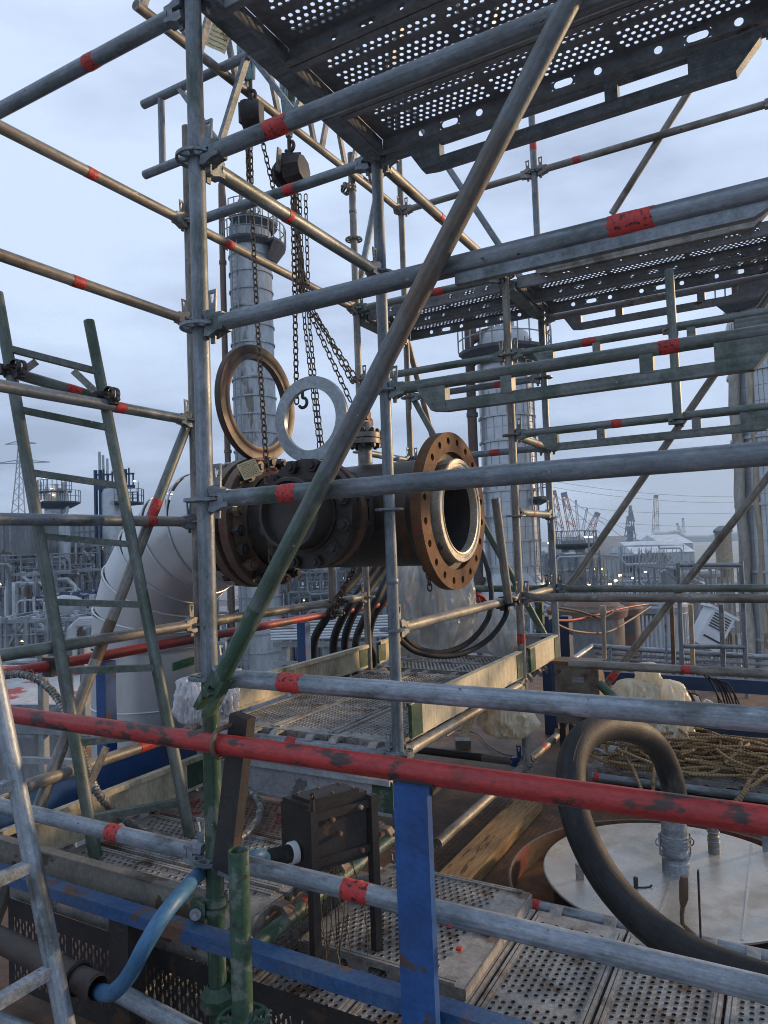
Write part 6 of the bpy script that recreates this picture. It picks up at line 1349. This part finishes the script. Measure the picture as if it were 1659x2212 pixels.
shed(1430, 1496, 1154, 1166, 380, 40, CLAD, 'white roofed shed behind the long shed')
shed(1300, 1352, 1172, 1190, 300, 25, CLADD, 'low white roofed shed left of the grey harbour crane')
shed(1205, 1262, 1180, 1192, 320, 20, CLADD, 'low shed under the red cranes', CRR)
shed(1270, 1330, 1150, 1160, 520, 40, CLAD, 'pale far warehouse between red cranes and harbour crane')
shed(1380, 1425, 1150, 1160, 560, 40, CREAM, 'far cream warehouse beside the tall mast')
random.seed(77)
cm = [WHITEB, CLAD, CRR, BPLANT, CREAM]
protos = []
for k in range(5):
    t = thing('container', ('white', 'grey', 'red', 'blue', 'cream')[k]+' shipping container in the far yard', 'container', Vector((0, 0, 0)), 'containers in the far yard')
    mb = MB(); mb.box((-3, -1.2, 0), (3, 1.2, 2.6)); mb.build('body', cm[k], t, 0)
    mb = MB()
    for i in range(13): mb.box((-2.9+.48*i, -1.26, .1), (-2.75+.48*i, -1.2, 2.5))
    mb.build('ribs', cm[k], t, 0); protos.append(t)
for i in range(40):
    k = i % 5; t = protos[k] if i < 5 else copy_tree(protos[k])
    p_ = xy(random.uniform(1195, 1560), random.uniform(110, 290), 1190); t.location = (p_.x, p_.y, 0); t.rotation_euler = (0, 0, random.choice((0.2, .5, 1.7)))
# pylon at the left horizon
t = thing('power_pylon', 'faint lattice power pylon at the left edge of the sky', 'pylon', xy(46, 420, 1100)); c = xy(46, 420, 1050); zt = P(46, 948, 420).z; mb = MB()
for i in range(14):
    f0, f1 = i/14, (i+1)/14; w0, w1 = 7*(1-f0)**1.2+.8, 7*(1-f1)**1.2+.8
    for s1 in (-1, 1):
        for s2 in (-1, 1): mb.bar(c+RX*w0*s1+RY*w0*s2+UZ*zt*f0, c+RX*w1*s1+RY*w1*s2+UZ*zt*f1, .5, .5)
    mb.bar(c-RX*w0-RY*w0+UZ*zt*f0, c+RX*w1-RY*w1+UZ*zt*f1, .3, .3); mb.bar(c+RX*w0-RY*w0+UZ*zt*f0, c-RX*w1-RY*w1+UZ*zt*f1, .3, .3)
mb.build('lattice', CRG, t, 0); mb = MB()
for y_, hw in ((1000, 17), (958, 9)): z_ = P(46, y_, 420).z; mb.bar(c-RX*hw+UZ*z_, c+UZ*(z_+2), .45, .45); mb.bar(c+RX*hw+UZ*z_, c+UZ*(z_+2), .45, .45); mb.bar(c-RX*hw+UZ*z_, c+RX*hw+UZ*z_, .45, .45)
mb.build('cross_arm', CRG, t, 0)
# far shore, bare trees, yard surfaces
g = MB(); random.seed(13); n = 160; pts = []
for i in range(n+1):
    a = -1.0+2.0*i/n; dd = (_rz(Vector((math.sin(a), math.cos(a), 0)))); pts.append((CL+dd*1500, 10+random.random()*9+5*math.sin(i*.7)))
for i in range(n):
    (p_, h0), (q_, h1) = pts[i], pts[i+1]; p_ = Vector((p_.x, p_.y, 0)); q_ = Vector((q_.x, q_.y, 0)); bk = (p_-CL); bk.z = 0; bk = bk.normalized()*120
    g.add([p_, q_, q_+UZ*h1, p_+UZ*h0, p_+bk, q_+bk, q_+bk+UZ*h1*1.2, p_+bk+UZ*h0*1.2], [(0, 1, 2, 3), (3, 2, 6, 7), (5, 4, 7, 6)])
structure('hills', g, TREEM)
rd = MB(); c = xy(1300, 150, 1190); rd.obox(c+UZ*.004, RX*90, RY*9, UZ*.003); c = xy(1330, 240, 1180); rd.obox(c+UZ*.004, RX*160, RY*12, UZ*.003); structure('road', rd, mat('yard_asphalt', (.10, .105, .11), (.075, .08, .085), None, 0, (.13, .13, .125), .3, .06, .9, 0, 0))
def bare_tree(x, d, h, seed, label):
    random.seed(seed); c = xy(x, d, 1180); t = thing('bare_tree', label, 'tree', c.copy(), 'bare trees by the sheds'); tr_ = MB(); cw = MB()
    tr_.path([c, c+UZ*h*.35, c+UZ*h*.5+RX*.2], .3, 7, True, [.32, .24, .15]); tr_.build('trunk', BROWN, t)
    def br(p_, d_, L_, r_, k):
        q_ = p_+d_*L_; cw.path([p_, (p_+q_)/2+Vector((random.uniform(-.1, .1), random.uniform(-.1, .1), .05))*L_*.5, q_], r_, 4, False, [r_, r_*.8, r_*.5])
        if k > 0:
            for _ in range(4 if k > 1 else 5): br(p_+d_*L_*random.uniform(.5, 1), (d_+Vector((random.uniform(-.8, .8), random.uniform(-.8, .8), random.uniform(-.1, .5)))).normalized(), L_*random.uniform(.5, .75), r_*.55, k-1)
    for _ in range(6): br(c+UZ*h*random.uniform(.3, .5), Vector((random.uniform(-.8, .8), random.uniform(-.8, .8), 1)).normalized(), h*.3, .14, 3)
    cw.build('crown', BROWN, t, 0)
for i, (x_, d_) in enumerate(((1405, 210), (1420, 225), (1392, 240))): bare_tree(x_, d_, 13, 90+i, ('nearest', 'tallest', 'left')[i]+' bare tree in front of the long pale shed')
# power lines
for k, (y0, y1) in enumerate(((1037, 1062), (1050, 1075), (1112, 1118), (1086, 1090))):
    a, b_ = P(1180, y0, 420), P(1800, y1, 420); mb = MB(); mb.path([a.lerp(b_, i/10)-UZ*(6*4*(i/10)*(1-i/10)) for i in range(11)], .10, 4)
    tag(mb.build('power_line', CRG, None), ('highest', 'second highest', 'lowest', 'third')[k]+' of the thin overhead wires crossing the sky above the harbour', 'wire', 'overhead wires above the harbour')
# ---------------------------------------------------------------- air
hz_ = MB(); hz_.box((-900, -120, -1.2), (700, 1900, 86)); hm = bpy.data.materials.new('haze'); hm.use_nodes = True; hn = hm.node_tree; hn.nodes.clear()
ho = hn.nodes.new('ShaderNodeOutputMaterial'); hv = hn.nodes.new('ShaderNodeVolumePrincipled'); hv.inputs['Color'].default_value = (.50, .72, 1.0, 1); hv.inputs['Density'].default_value = .00055; hv.inputs['Anisotropy'].default_value = .2
hn.links.new(hv.outputs[0], ho.inputs['Volume'])
ho_ = hz_.build('haze', hm, None, 0); ho_['kind'] = 'stuff'
